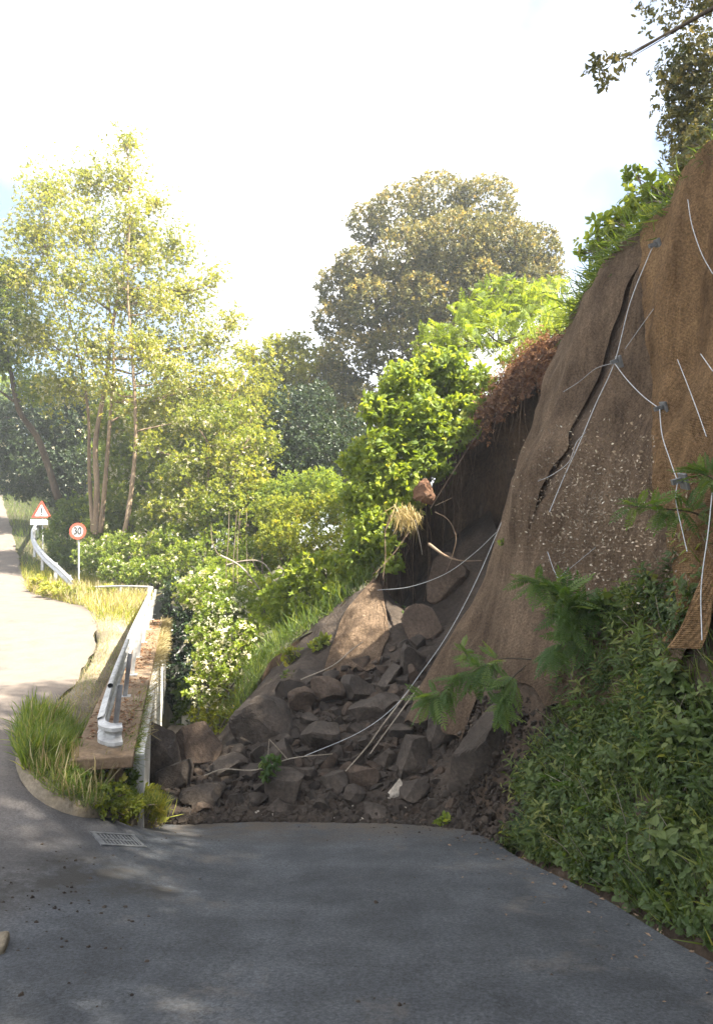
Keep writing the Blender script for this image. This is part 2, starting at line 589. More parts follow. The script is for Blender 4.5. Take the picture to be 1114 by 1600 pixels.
# ------------------------------------------------------------------ leaf templates (along +X, facing +Z)
T_LEAF = (np.array([[0, 0, 0], [0.45, 0.26, 0.07], [1, 0, -0.06], [0.45, -0.26, 0.07]]), np.array([[0, 2, 1], [0, 3, 2]]))
T_OVAL = (np.array([[0, 0, 0], [0.3, 0.27, 0.06], [0.7, 0.22, 0.03], [1, 0, -0.12], [0.7, -0.22, 0.03], [0.3, -0.27, 0.06], [0.5, 0, 0]]),
          np.array([[0, 6, 1], [6, 2, 1], [6, 3, 2], [6, 4, 3], [6, 5, 4], [0, 5, 6]]))
T_BLADE = (np.array([[0, -0.02, 0], [0, 0.02, 0], [0.45, -0.018, 0.06], [0.45, 0.018, 0.06], [0.8, -0.010, -0.02], [0.8, 0.010, -0.02], [1.0, 0, -0.14]]),
           np.array([[0, 1, 3], [0, 3, 2], [2, 3, 5], [2, 5, 4], [4, 5, 6]]))


def cluster_T(n, spread=0.9, seed=1, T=T_LEAF, ls=0.62):
    g = np.random.default_rng(seed)
    d = unit(np.stack([g.uniform(0.1, 1, n), g.normal(0, spread, n), g.normal(0, spread * 0.7, n)], 1))
    nn = np.array([0, 0, 1.0]) + g.normal(0, 0.55, (n, 3))
    R = frames(d, nn)
    p = np.stack([g.uniform(0, 0.45, n), g.normal(0, 0.10, n), g.normal(0, 0.10, n)], 1)
    s = ls * g.uniform(0.7, 1.2, n)
    mb = MB()
    scatter(mb, T, p, R, s, np.zeros(n))
    return np.concatenate(mb.V), np.concatenate(mb.F)


def pinnate_T(pairs=7, w=0.30, droop=0.25, T=T_LEAF, seed=3, lw=1.0):
    g = np.random.default_rng(seed)
    mb = MB()
    x = np.linspace(0.16, 0.93, pairs)
    z = -droop * x ** 2
    pos, d = [], []
    for i in range(pairs):
        for s in (-1, 1):
            pos.append([x[i], 0, z[i]])
            d.append([0.45 + g.normal(0, 0.08), s, -0.18 + g.normal(0, 0.08)])
    pos.append([0.95, 0, -droop * 0.9])
    d.append([1, 0, -0.3])
    pos, d = np.array(pos), np.array(d)
    prof = np.concatenate([np.repeat(np.sin(np.linspace(0.75, 2.5, pairs)), 2), [0.9]])
    tv, tf = T
    tv = tv * np.array([1, lw, 1])
    scatter(mb, (tv, tf), pos, frames(d, np.array([0, 0, 1.0]) + 0 * d), w * prof, np.zeros(len(pos)))
    xs = np.linspace(0, 0.95, 5)
    a = np.stack([xs, 0 * xs - 0.008, -droop * xs ** 2 - 0.004], 1)
    b = np.stack([xs, 0 * xs + 0.008, -droop * xs ** 2 - 0.004], 1)
    V = np.stack([a, b], 1).reshape(-1, 3)
    F = []
    for i in range(4):
        F += [[2 * i, 2 * i + 1, 2 * i + 3], [2 * i, 2 * i + 3, 2 * i + 2]]
    mb.add(V, F)
    return np.concatenate(mb.V), np.concatenate(mb.F)


def shoot_T(n=9, seed=5, T=T_OVAL, ls=0.34):
    """an upright leafy shoot of height 1 along +X, leaves around it"""
    g = np.random.default_rng(seed)
    mb = MB()
    x = np.linspace(0.15, 1.0, n)
    an = np.arange(n) * 2.4
    d = np.stack([np.full(n, 0.35) + g.normal(0, 0.15, n), np.cos(an), np.sin(an)], 1)
    nn = np.stack([np.ones(n), -0.4 * np.cos(an), -0.4 * np.sin(an)], 1)
    p = np.stack([x, 0 * x, 0 * x], 1)
    scatter(mb, T, p, frames(d, nn), ls * np.linspace(1.1, 0.55, n) * g.uniform(0.8, 1.2, n), np.zeros(n))
    mb.add([[0, -0.012, 0], [0, 0.012, 0], [1, 0.003, 0], [0, 0, 0.014], [1, -0.003, 0]], [[0, 1, 2], [0, 4, 3]])
    return np.concatenate(mb.V), np.concatenate(mb.F)


T_CL5 = [cluster_T(5, seed=s) for s in range(4)]
T_CL7 = [cluster_T(7, seed=s + 10) for s in range(4)]
T_CLO = [cluster_T(5, seed=s + 20, T=T_OVAL, ls=0.75) for s in range(4)]
T_PIN = [pinnate_T(6, seed=s) for s in range(3)]
T_PINF = [pinnate_T(11, w=0.24, droop=0.35, seed=s, T=T_OVAL, lw=0.62) for s in range(3)]
T_SHOOT = [shoot_T(9, seed=s) for s in range(3)]
_nl = (T_LEAF[0] * np.array([1, 0.5, 1]), T_LEAF[1])
T_WEED = [shoot_T(13, seed=s + 40, T=_nl, ls=0.42) for s in range(3)]


def foliage(mb, clumps, Ts, size, dens, g, up=0.5, droop=0.0, shell=2.6, squash=0.85, vbias=0.0, lump=0.35, cut=None, grow=1.0):
    """leaf clusters through the volume of each clump, denser towards its uneven skin"""
    for c, r in clumps:
        r = r * grow
        n = max(12, int(dens * 4 * math.pi * r * r))
        d = unit(g.normal(size=(n, 3)))
        rr = r * g.uniform(0, 1, n) ** (1 / shell)
        lum = 1 + lump * noise3(d * 1.0 + np.asarray(c), 2.6 / max(0.6, r ** 0.3), 3, seed=2)
        p = np.asarray(c) + d * (rr * lum)[:, None] * np.array([1, 1, squash])
        nrm = d * 0.8 + np.array([0, 0, up]) + g.normal(0, 0.45, (n, 3))
        lon = np.cross(d, g.normal(size=(n, 3))) + d * 0.5 - np.array([0, 0, droop])
        R = frames(lon, nrm)
        s = size * g.uniform(0.65, 1.3, n)
        a = np.clip(g.beta(1.6, 2.2, n) + vbias * (d[:, 2] * 0.5) + 0.15 * (rr / r - 0.7), 0, 1)  # clump tops can take a lighter leaf colour, sunlight put into the tone
        if cut is not None:
            keep = cut(p)
            p, R, s, a = p[keep], R[keep], s[keep], a[keep]
        k = g.integers(0, len(Ts), len(p))
        for i, T in enumerate(Ts):
            q = k == i
            if q.any():
                scatter(mb, T, p[q], R[q], s[q], a[q])


def limbs(parent, mat, start_pts, clumps, g, r0, n=5, sag=0.15):
    """one tapering limb from the nearest lower trunk point to each clump"""
    start = np.asarray(start_pts)
    for c, r in clumps:
        c = np.asarray(c)
        low = start[start[:, 2] < c[2] - 0.35 * r]
        if len(low) == 0:
            low = start[:1]
        s = low[np.argmin(np.linalg.norm(low - c, axis=1) + 0.2 * (low[:, 2] - c[2]))]
        L = np.linalg.norm(c - s)
        mid = (s + c) / 2 + g.normal(0, 0.09 * L, 3) - np.array([0, 0, sag * L * 0.3])
        pts = spline([s, mid, c], 5)
        rad = np.linspace(min(r0, 0.02 + 0.02 * L), 0.008, len(pts))
        mb = MB()
        tube(mb, pts, rad, n, False)
        for _ in range(3):
            e = c + unit(g.normal(size=3)) * r * 0.85
            m2 = pts[len(pts) * 2 // 3]
            tube(mb, spline([m2, (m2 + e) / 2 + g.normal(0, 0.08 * r, 3), e], 4), np.linspace(0.014, 0.004, 9), 4, False)
        mb.build('limb', mat, parent, True)


def px_clumps(spec):
    return [(P(x, y, Y), r / FPX * Y) for x, y, Y, r in spec]


def make_tree(name, label, cat, base, trunks, clumps, Ts, size, dens, leaf, bark, seed, group=None, limb_r=0.09,
              flowers=None, extra=(), **kw):
    g = np.random.default_rng(seed)
    t = thing(name, label, cat, base, group)
    sk = []
    for pts, r0, r1 in trunks:
        p = spline(pts, 6)
        mb = MB()
        tube(mb, p, np.linspace(r0, r1, len(p)) * (1 + 0.08 * np.sin(np.arange(len(p)) * 1.7)), 9, False)
        mb.build('trunk', M[bark], t, True)
        sk.append(p[len(p) // 4:])
    limbs(t, M[bark], np.concatenate(sk), list(clumps) + list(extra[:1]), g, limb_r)
    for e0, e1 in zip(extra[:-1], extra[1:]):
        mb = MB()
        tube(mb, spline([e0[0], (e0[0] + e1[0]) / 2 + g.normal(0, 0.03, 3), e1[0]], 4), np.linspace(0.010, 0.004, 9), 4, False)
        mb.build('twig', M[bark], t, True)
    clumps = list(clumps) + list(extra)
    cr = MB()
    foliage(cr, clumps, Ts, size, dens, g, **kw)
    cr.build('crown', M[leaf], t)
    if flowers:
        fmat, fs, fd = flowers
        fb = MB()
        foliage(fb, clumps, T_CL5, fs, fd, g, up=0.3, droop=0.8, shell=4.0)
        fb.build('blossom', M[fmat], t)
    return t


def make_shrub(name, label, base, clumps, Ts, size, dens, leaf, seed, cat='shrub', group=None, bark='bark_dark',
               stem_r=0.03, flowers=None, **kw):
    g = np.random.default_rng(seed)
    t = thing(name, label, cat, base, group)
    st = MB()
    for c, r in clumps:
        b = np.asarray(base) + np.append(g.normal(0, 0.12, 2), 0)
        L = np.linalg.norm(c - b)
        tube(st, spline([b, (b + c) / 2 + g.normal(0, 0.08 * L, 3), c], 5), np.linspace(stem_r, 0.006, 11), 5, False)
        for _ in range(3):
            e = c + unit(g.normal(size=3)) * r * 0.9
            tube(st, spline([c * 0.8 + b * 0.2, (c + e) / 2, e], 3), np.linspace(0.01, 0.003, 7), 4, False)
    st.build('stems', M[bark], t, True)
    cr = MB()
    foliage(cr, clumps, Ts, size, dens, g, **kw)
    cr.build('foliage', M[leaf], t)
    if flowers:
        fmat, fs, fd = flowers
        fb = MB()
        foliage(fb, clumps, T_CL5, fs, fd, g, up=0.8, shell=5.0)
        fb.build('blossom', M[fmat], t)
    return t


# ------------------------------------------------------------------ the lie of the land
def Lz(y):
    """the main lane drops away from the camera"""
    y = np.asarray(y, float)
    return np.where(y < 12, -0.18 * y, -2.16 - 0.05 * (y - 12))


ctrl = [(x, y, -0.18 * y) for y in (-6, 0, 3, 4.7, 6.5, 8.5, 9.6) for x in (-1.4, 0.4, 2.2, 4.0)]
ctrl += [(x, y, -0.18 * y) for y in (-6, 0, 3, 4.6) for x in (-8, -5, -3)]
for px, py, Y in ((0, 1400, 5.6), (0, 1300, 6.8), (0, 1200, 8.0), (25, 1185, 8.1), (60, 1240, 7.7), (130, 1275, 7.7), (250, 1292, 9.2),
                  (0, 1120, 10), (100, 1090, 11.2), (0, 1060, 12.5), (100, 1060, 12.5), (0, 960, 18.5), (130, 960, 18.0), (40, 925, 24),
                  (0, 900, 27), (0, 830, 36), (0, 780, 45), (0, 750, 55), (-200, 1120, 10), (-200, 1060, 12.5), (-200, 960, 18.5),
                  (-200, 900, 27), (-200, 830, 36), (-200, 755, 55), (60, 905, 28)):
    ctrl.append(tuple(P(px, py, Y)))
S = TPS(ctrl, 0.05)


def wall_x(y):
    return -2.58 - 0.243 * (np.asarray(y, float) - 8.4)


def smooth(a, b, v):
    t = np.clip((np.asarray(v, float) - a) / (b - a), 0, 1)
    return t * t * (3 - 2 * t)


def ground_z(x, y):
    xc, yc = np.clip(x, -32, 6), np.clip(y, -8, 58)
    up = np.clip(S(xc, yc), -3, 14) - 0.05
    low = Lz(np.clip(y, -8, 20)) - 0.06 + 0.13 * np.clip(y - 24, 0, 40)
    D = wall_x(y) - x
    wd = 0.25 + np.clip(y - 21, 0, 12) * 0.6
    f = smooth(0.1, 0.1 + wd, D) * smooth(6.5, 9.5, y)
    f = np.where(y < 8.0, np.maximum(f, smooth(9.5, 7.0, y) * smooth(-1.5, -3.5, x)), f)
    return low * (1 - f) + up * f


# one ground sheet, out to the horizon
ax = np.concatenate([[-600, -300, -150, -80, -50], np.arange(-34, 12.1, 0.5), [20, 40, 80, 150, 300, 600]])
ay = np.concatenate([[-300, -100, -40, -20], np.arange(-9, 60.1, 0.5), [70, 90, 130, 200, 350, 700]])
gx, gy = np.meshgrid(ax, ay)
mb = MB()
grid(mb, np.stack([gx, gy, ground_z(gx, gy) + 0.03 * noise3(np.stack([gx, gy, 0 * gx], -1), 0.8) - 0.03], -1))
tag(mb.build('ground', M['forest'], smooth=True), kind='structure')

# main lane: one sheet over the fork, then the uphill road and the lane under the rubble
xr_y = [-8, 0, 4.7, 6.56, 8.45, 9.6, 12, 18]
xr_x = [3.5, 2.95, 2.25, 1.84, 1.49, 1.3, 1.0, 0.6]


def lane_right(y):
    return np.interp(y, xr_y, xr_x)


def sheet(name, ys, xl, xr, zf, mat, n=40, lift=0.012):
    y = np.asarray(ys)
    t = np.linspace(0, 1, n)
    X = xl(y)[:, None] * (1 - t) + xr(y)[:, None] * t
    Y = np.repeat(y[:, None], n, 1)
    b = MB()
    grid(b, np.stack([X, Y, zf(X, Y) + lift], -1))
    return tag(b.build(name, mat, smooth=True), kind='structure')


sheet('road', np.linspace(-7, 8.0, 60), lambda y: np.full_like(y, -9.0), lambda y: lane_right(y) + 0.12 * np.sin(y * 2.3) * 0.4, S, M['asphalt'], 60)
up_y = [8.0, 9.6, 12, 15.5, 18, 20, 22, 24, 27, 31, 36, 45, 58]
up_px = [(28, 1180), (45, 1120), (116, 1075), (152, 1000), (150, 960), (128, 942), (86, 932), (48, 922), (40, 900), (32, 860), (20, 825), (5, 775), (10, 742)]
up_x = [P(a[0], a[1], Y)[0] for a, Y in zip(up_px, up_y)]
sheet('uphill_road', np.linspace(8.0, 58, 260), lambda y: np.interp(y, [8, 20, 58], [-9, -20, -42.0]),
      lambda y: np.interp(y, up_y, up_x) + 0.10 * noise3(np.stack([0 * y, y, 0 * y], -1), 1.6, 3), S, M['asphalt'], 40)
sheet('lower_lane', np.linspace(8.0, 18, 30), lambda y: wall_x(y) + 0.05, lane_right,
      lambda X, Y: S(X, Y) * (1 - smooth(8, 9.4, Y)) + Lz(Y) * smooth(8, 9.4, Y), M['asphalt'], 24)

# verge between the uphill road and the slab, wrapping round the end of the wall
A = [P(128, 945, 20), P(152, 1000, 15.5), P(116, 1075, 12), P(45, 1120, 9.6), P(25, 1182, 8.1), P(55, 1238, 7.6), P(125, 1277, 7.6), P(190, 1290, 8.2), P(256, 1295, 9.25)]
Bq = []
for y in (20.5, 15.5, 12, 9.8, 8.7):
    x = wall_x(y) - 0.6
    Bq.append([x, y, S(np.array([x]), np.array([y]))[0] + 0.05])
Bq += [[-3.05, 8.15, -0.72], [-2.75, 8.15, -0.95], [-2.5, 8.4, -1.15], [-2.35, 9.3, -1.5]]
Ac, Bc = spline(A, 6), spline(Bq, 6)
t = np.linspace(0, 1, 14)[None, :, None]
VG = Ac[:, None] * (1 - t) + Bc[:, None] * t
VG[..., 2] += 0.10 * np.sin(np.pi * np.clip(t[..., 0], 0, 1)) + 0.035 + 0.03 * noise3(VG, 2.0)
VG[:, 0, 2] -= 0.09
mb = MB()
grid(mb, VG)
tag(mb.build('verge', M['verge'], smooth=True), kind='structure')


# ------------------------------------------------------------------ the cliff on the right
def cliff_x(y, z):
    y = np.asarray(y, float)
    z = np.asarray(z, float)
    yb = np.clip(y, -20, 12)
    h = z - Lz(np.minimum(y, 12))
    bank = smooth(10.2, 8.2, y)
    x0 = lane_right(yb) + 0.05 + 0.18 * bank
    x = x0 + (0.31 + 0.30 * bank) * np.clip(h, -1, 1.4) + 0.31 * np.maximum(h - 1.4, 0)
    x = x + 0.75 * np.clip(y - 11.2, 0, 9) ** 2
    q = np.stack([0 * y + 0 * z, y + 0 * z, z + 0 * y], -1)
    return x + 0.16 * noise3(q, 0.55, 2, 1) + 0.05 * noise3(q, 1.9, 2, 3)


def on_cliff(px, py, off=0.0, lo=3.0, hi=12.2):
    """where the sight line meets the cliff face"""
    d = ray(px, py)
    ys = np.linspace(lo, hi, 600)
    pts = EYE + d[None] * (ys / d[1])[:, None]
    f = pts[:, 0] - (cliff_x(ys, pts[:, 2]) - off)
    k = np.where((f[:-1] < 0) & (f[1:] >= 0))[0]
    if len(k):
        return pts[k[0]]
    return pts[np.argmin(np.abs(f))]


def top_z(y):
    return np.interp(y, [-20, 4, 7, 8.6, 9.5, 10.5, 11.2, 12.5, 14], [8.5, 8.4, 7.6, 6.7, 6.1, 5.85, 5.7, 5.4, 5.2])


cy = np.concatenate([np.linspace(-16, 2, 30), np.linspace(2.2, 13.6, 170)])
ct = np.linspace(0, 1, 150)
CYg = np.repeat(cy[:, None], 150, 1)
CZ = (Lz(np.minimum(CYg, 12)) - 0.8) * (1 - ct) + top_z(CYg) * ct
CX = cliff_x(CYg, CZ)
q = np.stack([CX, CYg, CZ], -1)
CX = CX + (0.09 * noise3(q, 3.0, 4, 2) + 0.05 * noise3(q, 8.0, 3, 1)) * smooth(3.0, 1.0, CZ)
mb = MB()
grid(mb, np.stack([CX, CYg, CZ], -1))
tag(mb.build('cliff', M['soil'], smooth=True), kind='structure')

rim_px = [(930, 478, 13.4), (900, 520, 14.3), (850, 548, 15.2), (800, 590, 15.9), (760, 645, 16.3), (700, 715, 16.3), (655, 790, 16.0),
          (615, 860, 15.7), (585, 905, 15.4), (520, 965, 15.2), (430, 1025, 15.0), (392, 1090, 14.7), (360, 1160, 14.0)]
rim = np.vstack([[9.0, 13.0, 8.0], [6.4, 13.2, 7.0], [P(*a) for a in rim_px], [-2.9, 13.6, -2.4]])
RIM = spline(rim, 9)
RIM = RIM + np.stack([0.10 * noise3(RIM, 1.7, 3, 4), 0.10 * noise3(RIM, 1.9, 3, 5), 0.08 * noise3(RIM, 2.3, 3, 6)], -1)
# landslide scar: recessed back wall under the rim
tt = np.linspace(0, 1, 50)
hgt = (RIM[:, 2] + 2.6)[:, None]
dep = np.clip(hgt / 6.5, 0.0, 1.0)
prof = np.interp(tt, [0, 0.06, 0.18, 0.4, 0.7, 1.0], [0, 0.25, 0.85, 1.35, 1.1, 0.2])[None]
SY = RIM[:, 1:2] + dep * prof * 1.15
SXx = RIM[:, 0:1] + dep * prof * 0.30 + 0 * tt[None]
SZ = RIM[:, 2:3] - hgt * tt[None]
q = np.stack([SXx, SY, SZ], -1)
rill = noise3(q * np.array([1, 1, 0.18]), 2.4, 3, 2)
SY = SY + 0.26 * dep * rill * np.minimum(1, tt * 6) + 0.11 * noise3(q, 3.5, 4, 1) * np.minimum(1, tt * 8)
mb = MB()
grid(mb, np.stack([SXx, SY, SZ], -1))
tag(mb.build('landslide_scar', M['scar'], smooth=True), kind='structure')

# hilltop: rises behind the cliff edge and behind the scar rim
top = np.stack([cliff_x(np.linspace(-16, 12.2, 40), top_z(np.linspace(-16, 12.2, 40))), np.linspace(-16, 12.2, 40), top_z(np.linspace(-16, 12.2, 40))], -1)
edge = np.vstack([top, RIM[10:]])
k = len(edge)
dirn = np.zeros((k, 2))
dirn[:40] = [1.0, 0.0]
w = np.linspace(0, 1, k - 40)[:, None] ** 0.7
dirn[40:] = np.array([[0.75, 0.65]]) * (1 - w) + np.array([[0.05, 1.0]]) * w
dirn = unit(dirn)
dd = np.array([0, 0.25, 0.7, 1.5, 3, 6, 10, 16, 26, 45, 80, 140])
rise = np.interp(dd, [0, 0.25, 0.7, 1.5, 3, 6, 10, 16, 26, 45, 80, 140], [0, 0.10, 0.22, 0.4, 0.75, 1.5, 2.6, 4.2, 6, 7, 7, 7])
HG = np.zeros((k, len(dd), 3))
HG[..., 0] = edge[:, :1] + dirn[:, :1] * dd
HG[..., 1] = edge[:, 1:2] + dirn[:, 1:] * dd
HG[..., 2] = edge[:, 2:] + rise * np.clip((edge[:, 2:] + 2.6) / 8, 0.12, 1)
mb = MB()
grid(mb, HG[:, :, :])
tag(mb.build('hilltop', M['forest'], smooth=True), kind='structure')
# raw red topsoil crust along the broken edge, ragged at its lower side
sel = RIM[(RIM[:, 0] > 2.3) & (RIM[:, 0] < 4.9)]
sel = spline(sel, 4)
tr = np.linspace(-1, 1, 40)[None, :]
CR = np.zeros((len(sel), 40, 3))
wdt = np.clip(0.40 + 0.55 * noise3(sel, 2.6, 4, 3), 0.08, 1.0)[:, None]
CR[..., 0] = sel[:, :1] + 0.05 * tr
CR[..., 1] = sel[:, 1:2] - 0.10 + np.where(tr > 0, tr * 0.8, 0.10 * np.abs(tr) ** 2)
CR[..., 2] = sel[:, 2:] + np.where(tr > 0, 0.06 + 0.24 * tr, 0.06 + tr * wdt * 1.3)
CR += (0.16 * noise3(CR, 3.2, 4, 5) + 0.09 * noise3(CR, 9.0, 3, 2))[..., None] * np.array([0.4, -1, 0.6])
mb = MB()
grid(mb, CR)
tag(mb.build('topsoil_crust', M['redsoil'], smooth=True), kind='structure')
gcl = np.random.default_rng(19)
ci, cj = gcl.integers(0, len(sel), 1500), gcl.integers(0, 30, 1500)
cpos = CR[ci, cj] + gcl.normal(0, 0.05, (1500, 3)) * np.array([1, 0.6, 1])
octa = (np.array([[1, 0, 0], [-1, 0.1, 0], [0, 0.8, 0.1], [0, -0.9, 0], [0.1, 0, 0.7], [0, 0.1, -0.6]]), np.array([[0, 2, 4], [2, 1, 4], [1, 3, 4], [3, 0, 4], [2, 0, 5], [1, 2, 5], [3, 1, 5], [0, 3, 5]]))
mb = MB()
scatter(mb, octa, cpos, frames(gcl.normal(size=(1500, 3)), gcl.normal(size=(1500, 3))), np.minimum(gcl.gamma(1.8, 0.018, 1500) + 0.012, 0.12), gcl.uniform(0, 1, 1500))
mb.build('soil_clods', M['redsoil'])
tag(bpy.data.objects['soil_clods'], 'loose reddish soil clods along the broken rim', 'soil clods', kind='stuff')

# ------------------------------------------------------------------ the debris heap across the lane
hp = [(255, 1292, 9.2), (400, 1286, 9.4), (500, 1288, 9.35), (620, 1293, 9.25), (700, 1303, 8.95), (770, 1316, 8.4),
      (300, 1225, 10.4), (450, 1215, 10.5), (600, 1218, 10.4), (700, 1225, 10.0), (770, 1230, 9.6), (230, 1215, 11), (300, 1195, 11.5), (380, 1150, 12.2),
      (500, 1135, 12.0), (620, 1135, 11.8), (700, 1130, 11.3), (400, 1092, 13.5), (480, 1052, 13.8), (560, 1035, 14.1), (620, 1052, 13.4),
      (690, 1060, 12.6), (540, 965, 14.9), (585, 912, 15.3), (500, 985, 15.0), (435, 1035, 14.9), (660, 965, 15.3), (700, 885, 16.4),
      (620, 965, 16.1), (740, 960, 14.6), (330, 1195, 13.0)]
hpt = [P(*a) for a in hp] + [[-3.3, 14, -2.5], [-3.2, 16, -2.6], [-2.6, 17, -1.6], [-3.4, 11.5, -2.0], [2.6, 16.5, 2.0], [2.6, 13, 0.6], [1.9, 9.2, -1.4]]
HEAP = TPS(hpt, 0.03)
hx, hy = np.meshgrid(np.linspace(-3.5, 3.2, 150), np.linspace(8.3, 17.6, 200))
hz = HEAP(hx, hy)
q = np.stack([hx, hy, hz], -1)
amt = smooth(9.0, 10.5, hy)
hz = hz + amt * (0.11 * noise3(q, 1.3, 3, 1) + 0.075 * noise3(q, 4.0, 4, 2)) + 0.02 * noise3(q, 7, 2, 3)
front = np.interp(hx, [-3.5, -2.5, -1.5, 0, 1.2, 1.9], [9.5, 9.25, 9.45, 9.4, 9.0, 8.3]) + 0.12 * noise3(np.stack([hx, 0 * hx, 0 * hx], -1), 2.5, 3)
hz = hz - 0.6 * smooth(0.25, -0.5, hy - front)
mb = MB()
grid(mb, np.stack([hx, hy, hz], -1))
tag(mb.build('debris_heap', M['rubble'], smooth=True), kind='structure')


def heap_at(px, py, lo=9.0, hi=16.8):
    d = ray(px, py)
    ys = np.linspace(lo, hi, 400)
    pts = EYE + d[None] * (ys / d[1])[:, None]
    f = pts[:, 2] - HEAP(pts[:, 0], pts[:, 1])
    k = np.where(f <= 0)[0]
    return pts[k[0]] if len(k) else pts[np.argmin(f)]


# ------------------------------------------------------------------ erosion netting on the cliff
def curve_y(pxs):
    pts = np.array([on_cliff(*a) for a in pxs])
    o = np.argsort(pts[:, 2])
    return lambda z: np.interp(z, pts[o, 2], pts[o, 1])


seam1 = curve_y([(1020, 383), (985, 470), (960, 560), (930, 630), (905, 690), (870, 752), (838, 805), (800, 880), (775, 960)])
seam2 = curve_y([(1033, 330), (1040, 480), (1052, 620), (1062, 750), (1080, 860), (1095, 950)])
zt1, zt2 = on_cliff(1000, 440)[2], on_cliff(870, 752)[2]
zg = [on_cliff(*a)[2] for a in ((838, 815), (868, 752), (905, 700), (915, 670), (945, 600), (970, 530), (1000, 440), (1018, 385))]
gap_w = lambda z: np.interp(z, [zg[0] - 2.0] + zg, [-0.9, -0.25, 0.36, 0.04, 0.26, 0.14, 0.16, 0.04, -0.04])


def net_sheet(parent, name, yl, yr, z0, z1, amp, freq, seed, off=0.07, nz_=90, ny_=60, label=None, skirt=0.0, mat='net'):
    w = np.linspace(0, 1, ny_)[None]
    zz = np.linspace(0, 1, nz_)[:, None]
    yy0 = np.array([yl(0), yr(0)])
    z_lo = z0(w) if callable(z0) else z0
    Z = z_lo * (1 - zz) + (z1(w) if callable(z1) else z1) * zz + 0 * w
    Y = yl(Z) * (1 - w) + yr(Z) * w
    Z = np.minimum(Z, top_z(Y) + 0.05)
    q = np.stack([0 * Y, Y, Z * 0.10], -1)
    fold = amp * (0.6 * np.sin(freq * (Y + 0.06 * Z) + 2.0 * noise3(q, 0.9, 2, seed)) + 0.6 * noise3(q, freq * 0.55, 2, seed + 1))
    edge = np.minimum(w, 1 - w)
    fold = fold * smooth(0.0, 0.2, edge)
    off = off * (0.45 + 0.55 * smooth(0.0, 0.15, edge))
    q2 = np.stack([0 * Y, Y, Z], -1)
    X = cliff_x(Y, Z) - off - np.maximum(fold + amp * 0.4, -off * 0.3) - 0.02 * noise3(q2, 3.0, 3, seed)
    X = X - skirt * smooth(2.4, -0.9, Z) ** 1.6 * smooth(0.0, 0.5, w)
    b = MB()
    grid(b, np.stack([X, Y, Z], -1))
    o = b.build(name, M[mat], parent, True)
    if label:
        o['label'] = label
    return o


net = thing('erosion_netting', 'brown fibrous erosion netting draped in folds over the steep cliff', 'netting', (2.6, 9.0, 0.0))
net_sheet(net, 'net_panel', lambda z: seam1(z) + gap_w(z) * 0.5, lambda z: 13.0 + 0 * z, lambda w: -0.95 + 0.20 * np.sin(w * 7) + 0.05 * np.sin(w * 31 + 1), 6.6, 0.10, 2.6, 1, skirt=0.8, off=0.10)
net_sheet(net, 'net_panel', lambda z: seam2(z) - 0.1, lambda z: seam1(z) - gap_w(z) * 0.5, lambda w: 0.05 + 0.10 * np.sin(w * 11) + 0.05 * np.sin(w * 37), 7.2, 0.09, 2.4, 2)
net_sheet(net, 'net_panel', lambda z: 6.2 + 0.12 * z, lambda z: seam2(z) + 0.12, 0.9, 7.9, 0.27, 5.2, 3, off=0.14, ny_=120, mat='net_orange', label='orange brown pleated strip of netting at the right edge')
net_sheet(net, 'net_panel', lambda z: 3.0 + 0 * z, lambda z: 6.3 + 0.12 * z, 1.2, 8.4, 0.22, 4.6, 4, ny_=100, mat='net_orange')
net_sheet(net, 'net_panel', lambda z: -1.0 + 0 * z, lambda z: 3.1 + 0 * z, 0.8, 8.4, 0.13, 3.6, 5)


def cable_on_cliff(pxs, label, r=0.010, off=None, plates=(), name='steel_cable', mat='cable', group='steel cables holding the netting'):
    off = off or (0.24 if np.mean([a for a, b in pxs]) < 1025 else 0.44)
    pts = spline([on_cliff(a, b, off) for a, b in pxs], 6)
    c = thing(name, label, 'cable', pts[0], group)
    b = MB()
    tube(b, pts, r * 0.46, 6)
    b.build('strand', M[mat], c, True)
    for i in plates:
        p = on_cliff(*pxs[i], off)
        pb = MB()
        box(pb, p + np.array([0.06, 0, 0]), (0.16, 0.03, 0.16), (0, 1, 0.2), (-0.3, 0, 1))
        ap = bevel(pb.build('anchor_plate', M['iron'], c), 0.006)
        pb = MB()
        box(pb, p + np.array([-0.01, 0, 0]), (0.05, 0.09, 0.05), (0, 1, 0.2), (-0.3, 0, 1))
        pb.build('bolt', M['iron'], ap)
    return c


cable_on_cliff([(1020, 383), (985, 470), (960, 565), (930, 632), (905, 692), (880, 747), (858, 800)],
               'long straight steel cable running down the dark seam of the netting', 0.013, plates=(0, 2))
cable_on_cliff([(960, 568), (978, 592), (1003, 618), (1029, 638)], 'short sagging steel cable between two anchor plates near the seam', 0.013, plates=(3,))
cable_on_cliff([(1030, 640), (1034, 680), (1046, 718), (1058, 752)], 'white steel cable from the middle anchor plate down to the next plate', 0.012, plates=(3,))
cable_on_cliff([(1058, 752), (1055, 780), (1062, 815), (1073, 862)], 'lowest part of the white cable above the bank shrubs', 0.011)
cable_on_cliff([(1037, 460), (1008, 500), (976, 545)], 'thin steel cable slanting up right from the seam', 0.008)
cable_on_cliff([(958, 567), (930, 576), (905, 596), (880, 612)], 'thin slack wire drooping left from the upper anchor plate', 0.008)
cable_on_cliff([(1058, 562), (1075, 605), (1090, 645), (1103, 682)], 'steel cable on the pleated netting near the right edge', 0.011)
cable_on_cliff([(1074, 312), (1080, 350), (1095, 395), (1113, 428)], 'uppermost steel cable on the pleated netting', 0.011)
cable_on_cliff([(1112, 770), (1106, 830), (1095, 915), (1096, 1000)], 'steel cable hanging down to the right bank behind the leafy sprays', 0.012, off=0.42)
cable_on_cliff([(855, 862), (866, 893), (888, 935), (913, 992)], 'pale cable end dangling above the hanging pinnate branches', 0.010)
